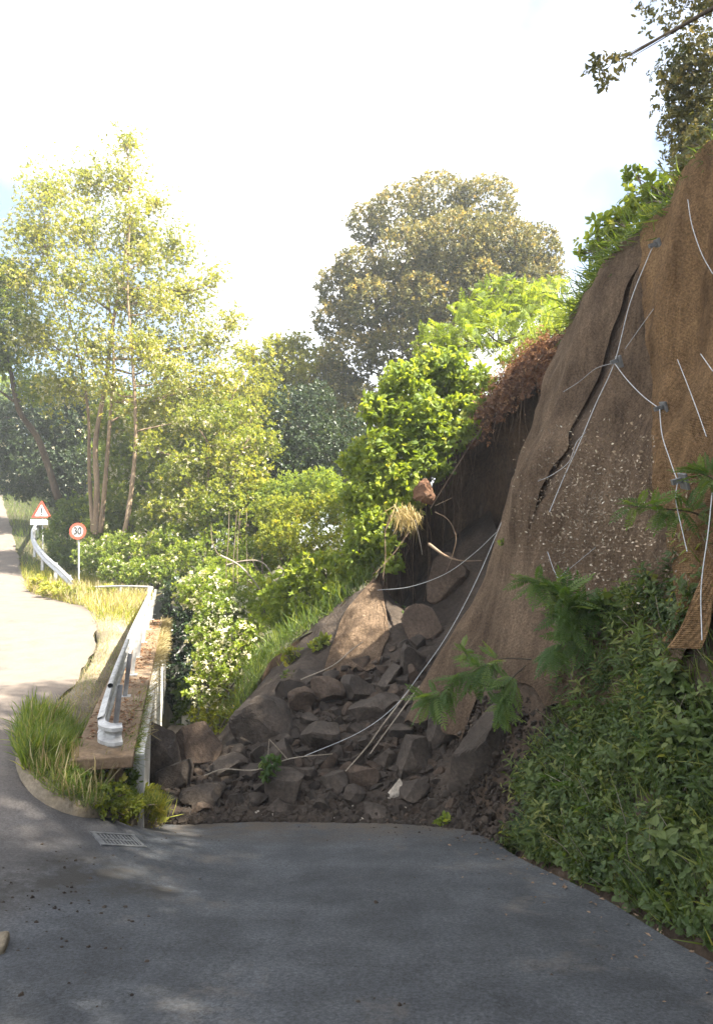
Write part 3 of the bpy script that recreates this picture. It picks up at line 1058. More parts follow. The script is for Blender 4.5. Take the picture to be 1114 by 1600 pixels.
cable_on_cliff([(1094, 553), (1113, 580)], 'short cable stub at the right edge of the picture', 0.011)
cable_on_cliff([(915, 675), (900, 692), (888, 722), (862, 742), (840, 752)], 'thin wire curling over the dark hole in the netting', 0.008)
cable_on_cliff([(930, 855), (900, 880), (870, 905)], 'faint wire slanting below the leaf litter on the netting', 0.006)


def free_line(name, label, cat, pxY, r0, r1=None, mat='cable', group=None, part='strand', n=6):
    pts = spline([P(*a) for a in pxY], 6)
    c = thing(name, label, cat, pts[0], group)
    b = MB()
    tube(b, pts, np.linspace(r0, r1 if r1 else r0, len(pts)), n)
    b.build(part, M[mat], c, True)
    return c


free_line('steel_cable', 'slack cable crossing the dark hollow of the landslide', 'cable',
          [(590, 922, 15.0), (640, 917, 14.4), (695, 897, 13.4), (740, 865, 12.6), (775, 832, 11.9)], 0.006, group='steel cables holding the netting')
free_line('steel_cable', 'long cable running from the netting edge down over the rubble', 'cable',
          [(790, 800, 11.3), (745, 905, 11.0), (700, 990, 10.8), (655, 1055, 10.7), (615, 1105, 10.6), (560, 1145, 10.5), (472, 1183, 10.5)], 0.0055,
          group='steel cables holding the netting')
free_line('fallen_pole', 'thin bare pole leaning over the middle of the rubble', 'branch',
          [(640, 1078, 11.2), (600, 1130, 10.6), (575, 1165, 10.4), (540, 1205, 10.25)], 0.013, 0.008, 'dead', 'bare poles fallen on the rubble', 'stem')
free_line('fallen_pole', 'thin bare pole leaning on the rubble below the netting hem', 'branch',
          [(655, 1072, 11.0), (620, 1120, 10.5), (578, 1178, 10.2)], 0.012, 0.007, 'dead', 'bare poles fallen on the rubble', 'stem')
free_line('fallen_pole', 'low bent grey branch lying across the front rubble', 'branch',
          [(320, 1212, 10.2), (350, 1202, 10.2), (400, 1203, 10.2), (455, 1185, 10.2), (520, 1178, 10.3)], 0.012, 0.007, 'dead', 'bare poles fallen on the rubble', 'stem')
free_line('fallen_pole', 'thin curved branch on the soil mound above the big blocks', 'branch',
          [(470, 1062, 13.2), (520, 1040, 13.4), (550, 1015, 13.7), (567, 1003, 14.0)], 0.014, 0.008, 'dead', 'bare poles fallen on the rubble', 'stem')

fw, fh = np.linspace(0, 1, 50)[None], np.linspace(0, 1, 60)[:, None]
lo_px, hi_px = np.array([[505, 1056], [540, 1064], [585, 1045], [608, 1000]]), np.array([[535, 965], [556, 938], [583, 906], [596, 918]])
LP_ = np.stack([np.interp(fw[0], [0, 0.35, 0.7, 1], lo_px[:, k]) for k in (0, 1)], -1)
HP_ = np.stack([np.interp(fw[0], [0, 0.35, 0.7, 1], hi_px[:, k]) for k in (0, 1)], -1)
FL = np.zeros((60, 50, 3))
for i_ in range(60):
    for j_ in range(50):
        hem = 7 * math.sin(j_ * 0.21) + 2.0 * math.sin(j_ * 0.67 + 1)
        a_ = (LP_[j_] + np.array([0, hem - 8])) * (1 - fh[i_, 0]) + HP_[j_] * fh[i_, 0]
        FL[i_, j_] = heap_at(a_[0], a_[1])
FL[..., 2] += 0.035 + 0.05 * noise3(FL, 4.4, 4, 2) - 0.04 * smooth(0.25, 0.0, fh + 0 * fw)
FL[..., 1] -= 0.05 + 0.10 * smooth(0.3, 0.0, fh + 0 * fw) + 0.05 * noise3(FL, 4.0, 4, 4)
b = MB()
grid(b, FL)
fo = b.build('net_flap', M['net'], net, True)
fo['label'] = 'torn brown flap of netting lying over the soil mound'

# leaf litter caught in the netting
g = np.random.default_rng(31)
n = 2600
lx, ly = g.normal(925, 75, n), g.normal(800, 75, n) + 0
keep = (lx > 800) & (lx < 1080) & (ly > 640) & (ly < 960) & (ly > 1620 - lx * 1.0 - 130)
pos = np.array([on_cliff(a, b, 0.22) for a, b in zip(lx[keep], ly[keep])])
mb = MB()
nn = np.array([-0.9, 0, 0.4]) + g.normal(0, 0.4, pos.shape)
scatter(mb, T_LEAF, pos, frames(g.normal(size=pos.shape), nn), g.uniform(0.02, 0.06, len(pos)), g.beta(1.4, 1.6, len(pos)))
tag(mb.build('leaf_litter', M['litter']), 'scattered dry leaf litter caught on the netting', 'leaf litter', kind='stuff')


# ------------------------------------------------------------------ retaining wall, slab, guardrails
def slab_z(y):
    return -0.5 + (np.asarray(y, float) - 8.0) * 0.0385


wd = unit(np.array([-0.243, 1.0, 0.0385]))
wn = unit(np.array([1.0, 0.243, 0]))        # towards the lower lane
rw = thing('retaining_wall', 'white plastered retaining wall with overgrown concrete slab on top', 'wall', (-3.5, 12.0, -2.2))
mb = MB()
ys = np.linspace(8.55, 20.2, 60)
zz = np.linspace(0, 1, 18)
Gw = np.zeros((60, 18, 3))
Gw[..., 1] = ys[:, None]
Gw[..., 0] = wall_x(ys)[:, None] + 0.14
Gw[..., 2] = -3.0 * (1 - zz) + (slab_z(ys)[:, None] - 0.125) * zz
Gw[..., 0] += 0.012 * noise3(Gw, 1.5, 3)
grid(mb, Gw)
back = Gw.copy()
back[..., 0] -= 0.46
grid(mb, back[::-1])
for e in (0, -1):
    cap = np.stack([Gw[e], back[e]], 0)
    grid(mb, cap if e == -1 else cap[::-1])
cap = np.stack([Gw[:, -1], back[:, -1]], 1)
grid(mb, cap[::-1])
mb.build('wall_body', M['plaster'], rw, False)
y0 = 8.0
k = 0
while y0 < 20.0:
    y1 = min(y0 + 2.0, 20.4)
    ym = (y0 + y1) / 2
    c = np.array([wall_x(ym) - 0.30, ym, slab_z(ym) - 0.06 + 0.008 * math.sin(k * 2.1)])
    b = MB()
    box(b, c, ((y1 - y0) / wd[1] - 0.015, 0.66, 0.13), wd)
    bevel(b.build('coping_slab', M['concrete'], rw), 0.015)
    y0 = y1
    k += 1
b = MB()
box(b, (-2.95, 8.42, -0.98), (0.42, 0.55, 0.66), wd)
bevel(b.build('end_block', M['concrete'], rw), 0.03)


def w_beam(mb, path, up=(0, 0, 1), hgt=0.31, depth=0.08):
    """corrugated guardrail profile swept along a path"""
    p = np.asarray(path, float)
    t = unit(np.gradient(p, axis=0))
    sd = unit(np.cross(t, np.array(up, float)))
    u = np.cross(sd, t)
    prof = [(-0.5, 0.0), (-0.44, 0.1), (-0.36, 0.9), (-0.22, 0.9), (-0.10, 0.15), (0.0, 0.0), (0.10, 0.15), (0.22, 0.9), (0.36, 0.9), (0.44, 0.1), (0.5, 0.0)]
    pr = np.array(prof)
    Gf = p[:, None] + u[:, None] * (pr[:, :1] * hgt)[None] + sd[:, None] * (pr[:, 1:] * depth - depth / 2)[None]
    th = 0.006
    Gb = Gf - sd[:, None] * th
    grid(mb, Gf)
    grid(mb, Gb[:, ::-1])
    grid(mb, np.stack([Gf[:, 0], Gb[:, 0]], 1)[:, ::-1])
    grid(mb, np.stack([Gf[:, -1], Gb[:, -1]], 1))
    grid(mb, np.stack([Gf[0], Gb[0]], 0))
    grid(mb, np.stack([Gf[-1], Gb[-1]], 0)[::-1])


def rail_pt(y, h, side=0.0):
    return np.array([wall_x(y) - 0.36 + side, y, slab_z(y) + h])


gr = thing('guardrail', 'bent white steel guardrail on the slab with a flared near end', 'guardrail', rail_pt(8.4, 0), 'roadside guardrails')
mb = MB()
w_beam(mb, spline([rail_pt(21.2, 0.50), rail_pt(17, 0.50), rail_pt(13, 0.49), rail_pt(10.4, 0.44), rail_pt(9.0, 0.33), rail_pt(8.35, 0.24)], 8))
mb.build('beam', M['rail'], gr, False)
mb = MB()
w_beam(mb, spline([rail_pt(8.42, 0.245, 0.01), rail_pt(8.22, 0.21, 0.03), rail_pt(8.12, 0.20, 0.16), rail_pt(8.16, 0.20, 0.27)], 8), hgt=0.27)
mb.build('end_terminal', M['rail'], gr, False)
mb = MB()
tube(mb, spline([rail_pt(8.95, 0.58, 0.05), rail_pt(10.4, 0.66, 0.05), rail_pt(13, 0.74, 0.05), rail_pt(17, 0.76, 0.05), rail_pt(21.3, 0.78, 0.05)], 6), 0.034, 10, False)
mb.build('top_tube', M['rail'], gr, True)
for y in (9.3, 10.9, 12.5, 14.2, 16.0, 18.0, 20.0, 21.2):
    hh = float(np.interp(y, [9.3, 10.9, 13], [0.52, 0.64, 0.74]))
    mb = MB()
    c = rail_pt(y, hh / 2 + 0.0, 0.09)
    box(mb, c, (0.07, 0.008, hh), wd, (0.10, 0, 1))
    box(mb, c + wn * 0.03, (0.008, 0.06, hh), wd, (0.10, 0, 1))
    po = mb.build('post', M['rail'], gr)
    mb = MB()
    box(mb, c - np.array([0, 0, hh / 2 - 0.006]), (0.16, 0.16, 0.012), wd)
    mb.build('base_plate', M['rail'], po)

cr = thing('cross_railing', 'thin pale railing closing the far end of the slab', 'railing', P(232, 962, 21.4))
e0, e1 = P(150, 917, 22.2), P(236, 917, 21.4)
mb = MB()
tube(mb, spline([e0, (e0 + e1) / 2 + np.array([0, 0, 0.02]), e1], 5), 0.028, 8)
mb.build('top_bar', M['rail'], cr, True)
f0, f1 = P(190, 941, 22.0), P(236, 941, 21.4)
mb = MB()
tube(mb, np.stack([f0, f1]), 0.022, 8)
mb.build('lower_bar', M['rail'], cr, True)
for fx, Y in ((233, 21.4), (188, 21.9), (152, 22.2)):
    a, bq = P(fx, 917, Y), P(fx, 966, Y)
    mb = MB()
    box(mb, (a + bq) / 2, (0.07, 0.05, a[2] - bq[2]), (1, 0.2, 0))
    mb.build('post', M['rail'], cr)

fg = thing('guardrail', 'far curved guardrail beside the uphill road behind the signs', 'guardrail', P(60, 890, 30), 'roadside guardrails')
fpath = spline([P(112, 912, 24), P(92, 892, 25.5), P(70, 872, 27.5), P(55, 852, 29.5), P(50, 835, 32), P(56, 822, 35), P(60, 816, 38)], 6)
mb = MB()
w_beam(mb, fpath[::-1])
mb.build('beam', M['zinc'], fg, True)
for i in range(2, len(fpath), 6):
    mb = MB()
    c = fpath[i]
    box(mb, c - np.array([-0.08, 0, 0.25]), (0.1, 0.06, 0.8), (1, 0, 0))
    mb.build('post', M['zinc'], fg)


# ------------------------------------------------------------------ road signs
def text_mesh(body, size, mat, parent, loc, name, ext=0.003):
    cu = bpy.data.curves.new(name, 'FONT')
    cu.body = body
    cu.size = size
    cu.align_x = 'CENTER'
    cu.align_y = 'CENTER'
    cu.extrude = ext
    cu.offset = 0.006 * size / 0.3
    tmp = bpy.data.objects.new('tmp_text', cu)
    COL.objects.link(tmp)
    bpy.context.view_layer.update()
    me = bpy.data.meshes.new_from_object(tmp)
    bpy.data.objects.remove(tmp)
    me.materials.clear()
    me.materials.append(mat)
    me.transform(Matrix.Translation(Vector(loc)) @ Matrix.Rotation(math.pi / 2, 4, 'X') @ Matrix.Diagonal((0.9, 1.15, 1, 1)))
    return link(name, me, parent)


def disc(c, r, th, mat, parent, name, r_in=0.0, n=48):
    an = np.linspace(0, 2 * math.pi, n, endpoint=False)
    ring = np.stack([np.cos(an), 0 * an, np.sin(an)], 1)
    b = MB()
    j = np.arange(n)
    j2 = (j + 1) % n
    if r_in > 0:
        V = np.concatenate([c + ring * r, c + ring * r_in, c + ring * r + [0, th, 0], c + ring * r_in + [0, th, 0]])
        b.add(V, np.concatenate([np.stack([j, j2, n + j2, n + j], 1), np.stack([j2, j, 2 * n + j, 2 * n + j2], 1), np.stack([n + j, n + j2, 3 * n + j2, 3 * n + j], 1)]))
    else:
        V = np.concatenate([c + ring * r, c + ring * r + [0, th, 0]])
        b.add(V, np.stack([j2, j, n + j, n + j2], 1))
        b.add(V, np.array([list(range(n))]))
        b.add(V, np.array([list(range(2 * n - 1, n - 1, -1))]))
    return b.build(name, mat, parent)


c = P(122, 830, 26.0)
sg = thing('speed_limit_sign', 'round red and white speed limit sign reading 30', 'road sign', P(124, 912, 26.05), 'road signs')
face = disc(c, 0.275, 0.012, M['sign_white'], sg, 'face')
disc(c + np.array([0, -0.006, 0]), 0.30, 0.02, M['sign_red'], sg, 'red_border', 0.205)
text_mesh('30', 0.33, M['sign_black'], face, c + np.array([0, -0.009, 0.0]), 'numerals')
mb = MB()
tube(mb, np.stack([P(124, 915, 26.05) - np.array([0, 0, 0.3]), c + np.array([0.01, 0.05, 0.25])]), 0.03, 8)
mb.build('pole', M['zinc'], sg, True)
for dz in (-0.12, 0.12):
    mb = MB()
    box(mb, c + np.array([0.01, 0.03, dz]), (0.2, 0.03, 0.03), (1, 0, 0))
    mb.build('bracket', M['zinc'], sg)

c = P(65.5, 800, 33.0)
ws = thing('warning_sign', 'red and white triangular warning sign with exclamation mark and small plate', 'road sign', P(67, 870, 33.1), 'road signs')


def tri(r, th, y, mat, name, r_in=None):
    an = np.array([math.pi / 2, math.pi * 7 / 6, math.pi * 11 / 6])
    o = []
    for q in range(3):                 # rounded corners
        for dq in np.linspace(-math.pi / 3, math.pi / 3, 5):
            cc = (r - 0.06) * np.array([math.cos(an[q]), math.sin(an[q])])
            o.append(cc + 0.04 * np.array([math.cos(an[q] + dq), math.sin(an[q] + dq)]))
    o = np.array(o)
    n = len(o)
    V0 = c + np.stack([o[:, 0], np.full(n, y), o[:, 1]], 1)
    b = MB()
    j = np.arange(n)
    j2 = (j + 1) % n
    if r_in:
        oi = o * (r_in / r)
        Vi = c + np.stack([oi[:, 0], np.full(n, y), oi[:, 1]], 1)
        V = np.concatenate([V0, Vi, V0 + [0, th, 0], Vi + [0, th, 0]])
        b.add(V, np.concatenate([np.stack([j, j2, n + j2, n + j], 1), np.stack([j2, j, 2 * n + j, 2 * n + j2], 1), np.stack([n + j, n + j2, 3 * n + j2, 3 * n + j], 1)]))
    else:
        V = np.concatenate([V0, V0 + [0, th, 0]])
        b.add(V, np.stack([j2, j, n + j, n + j2], 1))
        b.add(V, np.array([list(range(n))]))
        b.add(V, np.array([list(range(2 * n - 1, n - 1, -1))]))
    return b.build(name, mat, ws)


wface = tri(0.50, 0.012, 0.0, M['sign_white'], 'face')
tri(0.53, 0.02, -0.006, M['sign_red'], 'red_border', 0.365)
mb = MB()
box(mb, c + np.array([0, -0.006, 0.07]), (0.055, 0.012, 0.24), (1, 0, 0))
mb.build('exclamation_bar', M['sign_black'], wface)
disc(c + np.array([0, -0.012, -0.12]), 0.035, 0.012, M['sign_black'], wface, 'exclamation_dot', n=16)
pc = c + np.array([-0.1, 0, -0.46])
mb = MB()
box(mb, pc, (0.80, 0.012, 0.26), (1, 0, 0))
plate = mb.build('plate', M['sign_white'], ws)
g = np.random.default_rng(4)
for row, (zo, hh, n0, wl) in enumerate(((0.055, 0.07, 6, 0.075), (-0.055, 0.05, 9, 0.055))):
    for i in range(n0):                # worn, unreadable lettering: short dark strokes
        b = MB()
        xx = (i - n0 / 2) * wl * 1.15 + 0.06
        cc = pc + np.array([xx, -0.008, zo])
        box(b, cc, (0.014, 0.004, hh), (1, 0, 0))
        box(b, cc + np.array([wl * 0.35, 0, g.choice([-0.4, 0, 0.4]) * hh]), (wl * 0.6, 0.004, 0.014), (1, 0, 0))
        b.build('letter', M['sign_black'], plate)
mb = MB()
tube(mb, np.stack([P(68, 905, 33.1) - np.array([0, 0, 0.6]), c + np.array([0.02, 0.05, 0.4])]), 0.03, 8)
mb.build('pole', M['zinc'], ws, True)


# ------------------------------------------------------------------ drain grate and kerb stone
def road_at(px, py):
    d = ray(px, py)
    ys = np.linspace(3, 12, 500)
    pts = EYE + d[None] * (ys / d[1])[:, None]
    f = pts[:, 2] - S(pts[:, 0], pts[:, 1])
    k = np.where(f <= 0)[0]
    return pts[k[0]]


a0, a1, a2, a3 = road_at(149, 1322), road_at(215, 1325), road_at(218, 1312), road_at(152, 1307)
gc = (a0 + a1 + a2 + a3) / 4
gu = unit((a1 - a0) + (a2 - a3))
gl = np.linalg.norm(a1 - a0)
gw = 0.30
gn = unit(np.cross(gu, (a3 - a0)))
gv = np.cross(gn, gu)
dg = thing('drain_grate', 'rectangular metal storm drain grate set in the asphalt by the weeds', 'drain', gc)
b = MB()
box(b, gc + gn * 0.013, (gl, gw, 0.004), gu, gn)
b.build('pit_shade_sheet', M['dark'], dg)  # near-black sheet under the bars, the pit's darkness put into its colour
b = MB()
for sgn in (-1, 1):
    box(b, gc + gn * 0.024 + gv * sgn * gw / 2, (gl + 0.05, 0.035, 0.02), gu, gn)
    box(b, gc + gn * 0.023 + gu * sgn * gl / 2, (0.035, gw - 0.03, 0.02), gu, gn)
b.build('frame', M['iron'], dg)
for i in range(11):
    b = MB()
    box(b, gc + gn * 0.022 + gu * (i - 5) * gl / 11.5, (0.016, gw - 0.03, 0.014), gu, gn)
    b.build('bar', M['iron'], dg)
b = MB()
box(b, gc + gn * 0.021, (gl - 0.03, 0.03, 0.012), gu, gn)
b.build('crossbar', M['iron'], dg)
kp = road_at(2, 1490)
kb = thing('kerb', 'short brown stone kerb ending at the left edge of the asphalt', 'kerb', kp)
for i in range(5):
    b = MB()
    c_ = kp + np.array([-0.17 - 0.40 * i, -0.12 * i, 0.0])
    c_[2] = S(c_[:1], c_[1:2])[0] + 0.02
    box(b, c_, (0.385, 0.22, 0.08), (1, 0.3, 0.02))
    bevel(b.build('kerb_stone', M['verge'], kb), 0.02)

# ------------------------------------------------------------------ boulders and rubble
import bmesh
_ICO = {}


def ico(sub):
    if sub not in _ICO:
        bm = bmesh.new()
        bmesh.ops.create_icosphere(bm, subdivisions=sub, radius=1.0)
        _ICO[sub] = (np.array([v.co[:] for v in bm.verts]), np.array([[v.index for v in f.verts] for f in bm.faces]))
        bm.free()
    return _ICO[sub]


def rock_mesh(seed, sub=3, cuts=12, blocky=0.0, aspect=(1, 1, 1), rough=0.04, mat='rock', planes=None, depth=(0.52, 0.85)):
    g = np.random.default_rng(seed)
    V, F = ico(sub)
    V = V.copy()
    if blocky:
        V = np.sign(V) * np.abs(V) ** (1 - 0.55 * blocky)
        V /= np.abs(V).max()
    nrm = unit(g.normal(size=(cuts, 3)))
    dpt = g.uniform(*depth, cuts)
    for nv, dv in zip(nrm, dpt):
        o = V @ nv - dv
        V = V - np.maximum(o, 0)[:, None] * nv * 0.97
    V = V + V * (rough * noise3(V + seed, 2.2, 3, seed % 5) + rough * 0.6 * noise3(V + seed, 7.0, 3, 1))[:, None]
    ext = np.abs(V).max(0)
    V = V / ext * np.array(aspect)
    b = MB()
    b.add(V, F)
    me = b.mesh('rock', M[mat], True)
    me.set_sharp_from_angle(angle=math.radians(24))
    return me


def rot(seed):
    g = np.random.default_rng(seed)
    return tuple(g.uniform(-0.35, 0.35, 2)) + (g.uniform(0, 6.28),)


BOULDERS = []
BNAMES = []
SHORT = {101: 'square boulder by the wall', 102: 'tilted striped boulder', 103: 'dark low boulder by the wall', 104: 'big earth block', 105: 'flat topped grey boulder', 106: 'large rounded front boulder', 107: 'low flat front boulder', 108: 'pale topped boulder', 109: 'round upright boulder', 110: 'brownish angular boulder', 111: 'dark centre front boulder', 112: 'pointed dark boulder', 113: 'small upper block', 114: 'broad brown block', 115: 'upright brown block', 116: 'pale squared block', 117: 'tall dark boulder', 118: 'flat upper rock', 119: 'rock under the poles', 120: 'big tilted slab', 121: 'pale faced stone', 122: 'dark angular stone', 123: 'thin flat stone', 124: 'small front stone', 125: 'stone under the branch', 126: 'stone beside the twig', 127: 'leaning earth slab', 128: 'block below the flap', 129: 'leaning upper block', 130: 'high grey block', 131: 'block under the earth block', 132: 'squat block', 133: 'earth lump in the hollow'}


def boulder(px, py, wpx, hpx, Y, label, seed, mat='rock', cuts=12, blocky=0.0, deep=0.9, tilt=(0, 0, 0), name='boulder', group='boulders of the landslide', depth=(0.44, 0.80), rough=0.05, fix=False):
    Y = Y if fix else heap_at(px, py + 0.22 * hpx)[1]
    c = P(px, py, Y)
    me = rock_mesh(seed, 4, cuts, blocky, (wpx / 2 / FPX * Y, wpx / 2 / FPX * Y * deep, hpx / 2 / FPX * Y), rough, mat, depth=depth)
    o = link(name, me)
    o.location = c
    o.rotation_euler = tilt
    BOULDERS.append((c, max(wpx, hpx) / 2 / FPX * Y))
    BNAMES.append((px, py, SHORT[seed]))
    return tag(o, label, 'boulder', group)


boulder(243, 1166, 96, 122, 10.6, 'large dark square boulder jammed against the white retaining wall', 101, 'rock', 14, 0.7, 0.9, (0.1, 0.12, 0.3), fix=True)
boulder(312, 1168, 96, 80, 11.3, 'tilted brown boulder with sunlit striped face behind the front rubble', 102, 'rock_brown', 9, 0.7, 0.7, (0.2, -0.45, 0.2), fix=True)
boulder(278, 1214, 70, 56, 10.4, 'dark low boulder at the foot of the square boulder', 103, fix=True)
boulder(418, 1122, 112, 116, 12.3, 'biggest brown earth block on the left of the slide', 104, 'rock', 10, 0.75, 0.6, (0.25, -0.55, 0.15))
boulder(494, 1150, 72, 50, 11.5, 'angular grey boulder with flat pale top in the middle of the slide', 105, 'rock', 11, 0.5, 1.0, (0.15, 0.2, 0.4))
boulder(448, 1230, 82, 62, 9.95, 'large rounded dark boulder in the front row beside the leafy twig', 106, 'rock', 13, 0.2, 0.9, (0, 0.25, 0.3))
boulder(322, 1242, 78, 40, 10.0, 'low flat dark boulder near the weeds in the front row', 107)
boulder(316, 1262, 40, 24, 9.7, 'small boulder with pale top close to the asphalt on the left', 108, 'rock_brown')
boulder(642, 1182, 62, 66, 10.4, 'round upright boulder below the netting hem', 109, 'rock', 14, 0.1, 0.9)
boulder(566, 1216, 58, 42, 10.05, 'brownish angular boulder right of the centre front', 110, 'rock_brown', 12, 0.3)
boulder(520, 1222, 48, 44, 10.05, 'dark boulder between the rounded and the brownish front boulders', 111)
boulder(552, 1246, 40, 38, 9.75, 'pointed dark boulder just behind the front edge of rubble', 112)
boulder(604, 1186, 40, 34, 10.4, 'small block left of the round upright boulder', 113)
boulder(510, 1084, 60, 50, 13.0, 'broad brown block high on the left of the slide', 114, 'rock_brown', 10, 0.5, 0.8, (0.3, 0.2, 0.2))
boulder(468, 1098, 50, 50, 12.8, 'upright brown block between the earth block and the broad block', 115, 'rock_brown', 10, 0.5, 0.8)
boulder(610, 1058, 42, 38, 13.2, 'pale grey squared block near the top of the slide', 116, 'rock', 8, 0.8, 0.9, (0.1, -0.1, 0.4))
boulder(692, 1142, 56, 70, 10.9, 'tall dark boulder left of the big tilted slab', 117)
boulder(570, 1110, 64, 40, 12.1, 'flat dark rock in the upper middle of the slide', 118)
boulder(655, 1120, 60, 50, 11.4, 'dark rock under the end of the fallen poles', 119)
boulder(746, 1190, 135, 200, 10.0, 'big dark tilted slab leaning on the right bank', 120, 'rock', 9, 0.75, 0.55, (0.35, 0.55, 0.25))
sl = boulder(622, 1236, 26, 40, 9.75, 'squared stone with pale broken face on the right of the front row', 121, 'rock_pale', 8, 0.9, 1.2, (0.1, 0.45, 0.5))
boulder(648, 1240, 52, 44, 9.75, 'dark angular stone right behind the pale faced stone', 122)
boulder(585, 1268, 50, 24, 9.5, 'thin flat dark stone lying on the front edge of rubble', 123)
boulder(435, 1262, 46, 26, 9.7, 'small dark stone in front of the large rounded boulder', 124)
boulder(390, 1208, 46, 34, 10.5, 'dark stone under the low bent branch', 125)
boulder(480, 1210, 44, 36, 10.3, 'dark stone between the twig and the front middle boulders', 126)
boulder(560, 1080, 56, 44, 12.8, 'angular block below the torn netting flap', 128, 'rock', 8, 0.5, 0.9, (0.2, 0.3, 0.5))
boulder(602, 1104, 52, 44, 12.2, 'leaning block in the upper middle of the slide', 129, 'rock', 8, 0.6, 0.9, (0.3, -0.3, 0.2))
boulder(645, 1035, 54, 46, 13.2, 'grey block high up against the netting skirt', 130, 'rock', 8, 0.6, 0.9, (0.2, 0.4, 0.2))
boulder(440, 1180, 60, 46, 11.2, 'dark block under the biggest earth block', 131, 'rock', 8, 0.5, 0.9, (0.1, -0.3, 0.3))
boulder(360, 1200, 56, 42, 11.0, 'squat block behind the low bent branch', 132, 'rock', 8, 0.5, 0.9, (0.1, 0.2, 0.4))
boulder(655, 975, 70, 60, 14.6, 'brown earth lump in the lower hollow', 133, 'rock_brown', 8, 0.5, 0.8, (0.3, 0.3, 0.2))
boulder(700, 905, 90, 90, 15.6, 'leaning earth slab in the dark hollow', 127, 'rock_brown', 9, 0.7, 0.5, (0.3, 0.35, 0.2))

small = [rock_mesh(200 + i, 3, 8, 0.2 + 0.3 * (i % 3), (1, 0.6 + 0.1 * (i % 5), 0.6 + 0.1 * (i % 4)), 0.045, depth=(0.30, 0.66), mat= ('rock', 'rock', 'rock_brown')[i % 3]) for i in range(12)]
g = np.random.default_rng(77)
placed = [(c, r) for c, r in BOULDERS]
cnt = 0
tries = 0
ROCKS = []
poly_lo = lambda x: np.interp(x, [255, 330, 400, 470, 560, 640, 700, 790], [1215, 1195, 1130, 1060, 1035, 1000, 1040, 1140])
poly_hi = lambda x: np.interp(x, [255, 400, 500, 620, 700, 790], [1288, 1284, 1286, 1290, 1300, 1316])
while cnt < 285 and tries < 9000:
    tries += 1
    px = g.uniform(258, 785)
    lo, hi = poly_lo(px), poly_hi(px)
    f = g.uniform(0, 1) ** 0.75
    py = lo + (hi - lo) * f
    spx = g.gamma(2.4, 7.0) + 11
    if py > hi - 14:
        spx = g.uniform(6, 17)
    c = heap_at(px, py)
    r = min(spx / 2 / FPX * c[1] * 1.2, 0.38)
    if any(np.linalg.norm((c - pc_) * np.array([1, 0.6, 1])) < 0.62 * (r + pr_) for pc_, pr_ in placed):
        continue
    placed.append((c, r))
    o = link('rock', small[g.integers(0, 12)])
    o.location = c + np.array([0, 0, r * 0.25])
    o.scale = (r, r, r)
    o.rotation_euler = (g.normal(0, 0.4), g.normal(0, 0.4), g.uniform(0, 6.28))
    big = spx > 17
    bd = [math.hypot(px - a, (py - b) * 1.3) for a, b, _ in BNAMES]
    near = BNAMES[int(np.argmin(bd))]
    dx_, dy_ = px - near[0], py - near[1]
    rel = ('left of' if dx_ < 0 else 'right of') if abs(dx_) > abs(dy_) else ('above' if dy_ < 0 else 'in front of')
    ROCKS.append((o, big, rel, near[2], min(bd)))
    cnt += 1
fam = {}
for o, big, rel, nm, dist in ROCKS:
    fam.setdefault((big, rel, nm), []).append((dist, o))
NTH = ['nearest', 'second nearest', 'third nearest', 'fourth nearest', 'fifth nearest', 'sixth nearest', 'seventh nearest', 'eighth nearest', 'ninth nearest', 'tenth nearest'] + [w_ + ' nearest' for w_ in ('eleventh', 'twelfth', 'thirteenth', 'fourteenth', 'fifteenth', 'sixteenth', 'seventeenth', 'eighteenth', 'nineteenth', 'twentieth', 'twenty-first', 'twenty-second', 'twenty-third', 'twenty-fourth', 'twenty-fifth', 'twenty-sixth', 'twenty-seventh', 'twenty-eighth', 'twenty-ninth', 'thirtieth')]
for (big, rel, nm), lst in fam.items():
    lst.sort(key=lambda q: q[0])
    for i, (_, o) in enumerate(lst):
        tag(o, (NTH[min(i, 29)] + ' ' if len(lst) > 1 else '') + ('medium' if big else 'small') + ' dark rock ' + rel + ' the ' + nm, 'rock',
            'medium rocks of the rubble heap' if big else 'small rocks of the rubble heap')

# crumbs, gravel and clods too small to pick apart
mb = MB()
V2, F2 = ico(1)
n = 9500
px = g.uniform(245, 800, n)
f = g.uniform(-0.02, 1.0, n) ** 1.0
py = poly_lo(px) + (poly_hi(px) - poly_lo(px)) * np.where(g.uniform(0, 1, n) < 0.55, 1 - g.exponential(0.10, n), f)
py = np.clip(py, poly_lo(px), poly_hi(px) + 12)
pts = np.array([heap_at(a, b) for a, b in zip(px, py)])
pts[:, 2] = np.maximum(pts[:, 2], S(pts[:, 0], pts[:, 1]) * 1.0 - 5 * (pts[:, 1] > 9.6))
T = (unit(V2 + np.random.default_rng(5).normal(0, 0.25, V2.shape)) * np.array([1, 0.8, 0.6]), F2)
scatter(mb, T, pts + np.array([0, 0, 0.01]), frames(g.normal(size=(n, 3)), g.normal(size=(n, 3))), np.minimum(g.gamma(1.5, 0.016, n) + 0.006, 0.11), g.uniform(0, 1, n))
n2 = 1500
zz2 = g.uniform(0, 1, n2) ** 1.6
y2 = g.uniform(8.1, 10.6, n2)
z2 = Lz(y2) + 0.02 + zz2 * 1.6
x2 = cliff_x(y2, z2) - 0.02 - 0.25 * g.uniform(0, 1, n2) * (1 - zz2)
scatter(mb, T, np.stack([x2, y2, z2], -1), frames(g.normal(size=(n2, 3)), g.normal(size=(n2, 3))), np.minimum(g.gamma(1.6, 0.014, n2) + 0.008, 0.10), g.uniform(0, 1, n2))
tag(mb.build('rubble_gravel', M['rubble'], smooth=False), 'loose gravel and crumbs over the rubble heap', 'gravel', kind='stuff')
mb = MB()
n = 1100
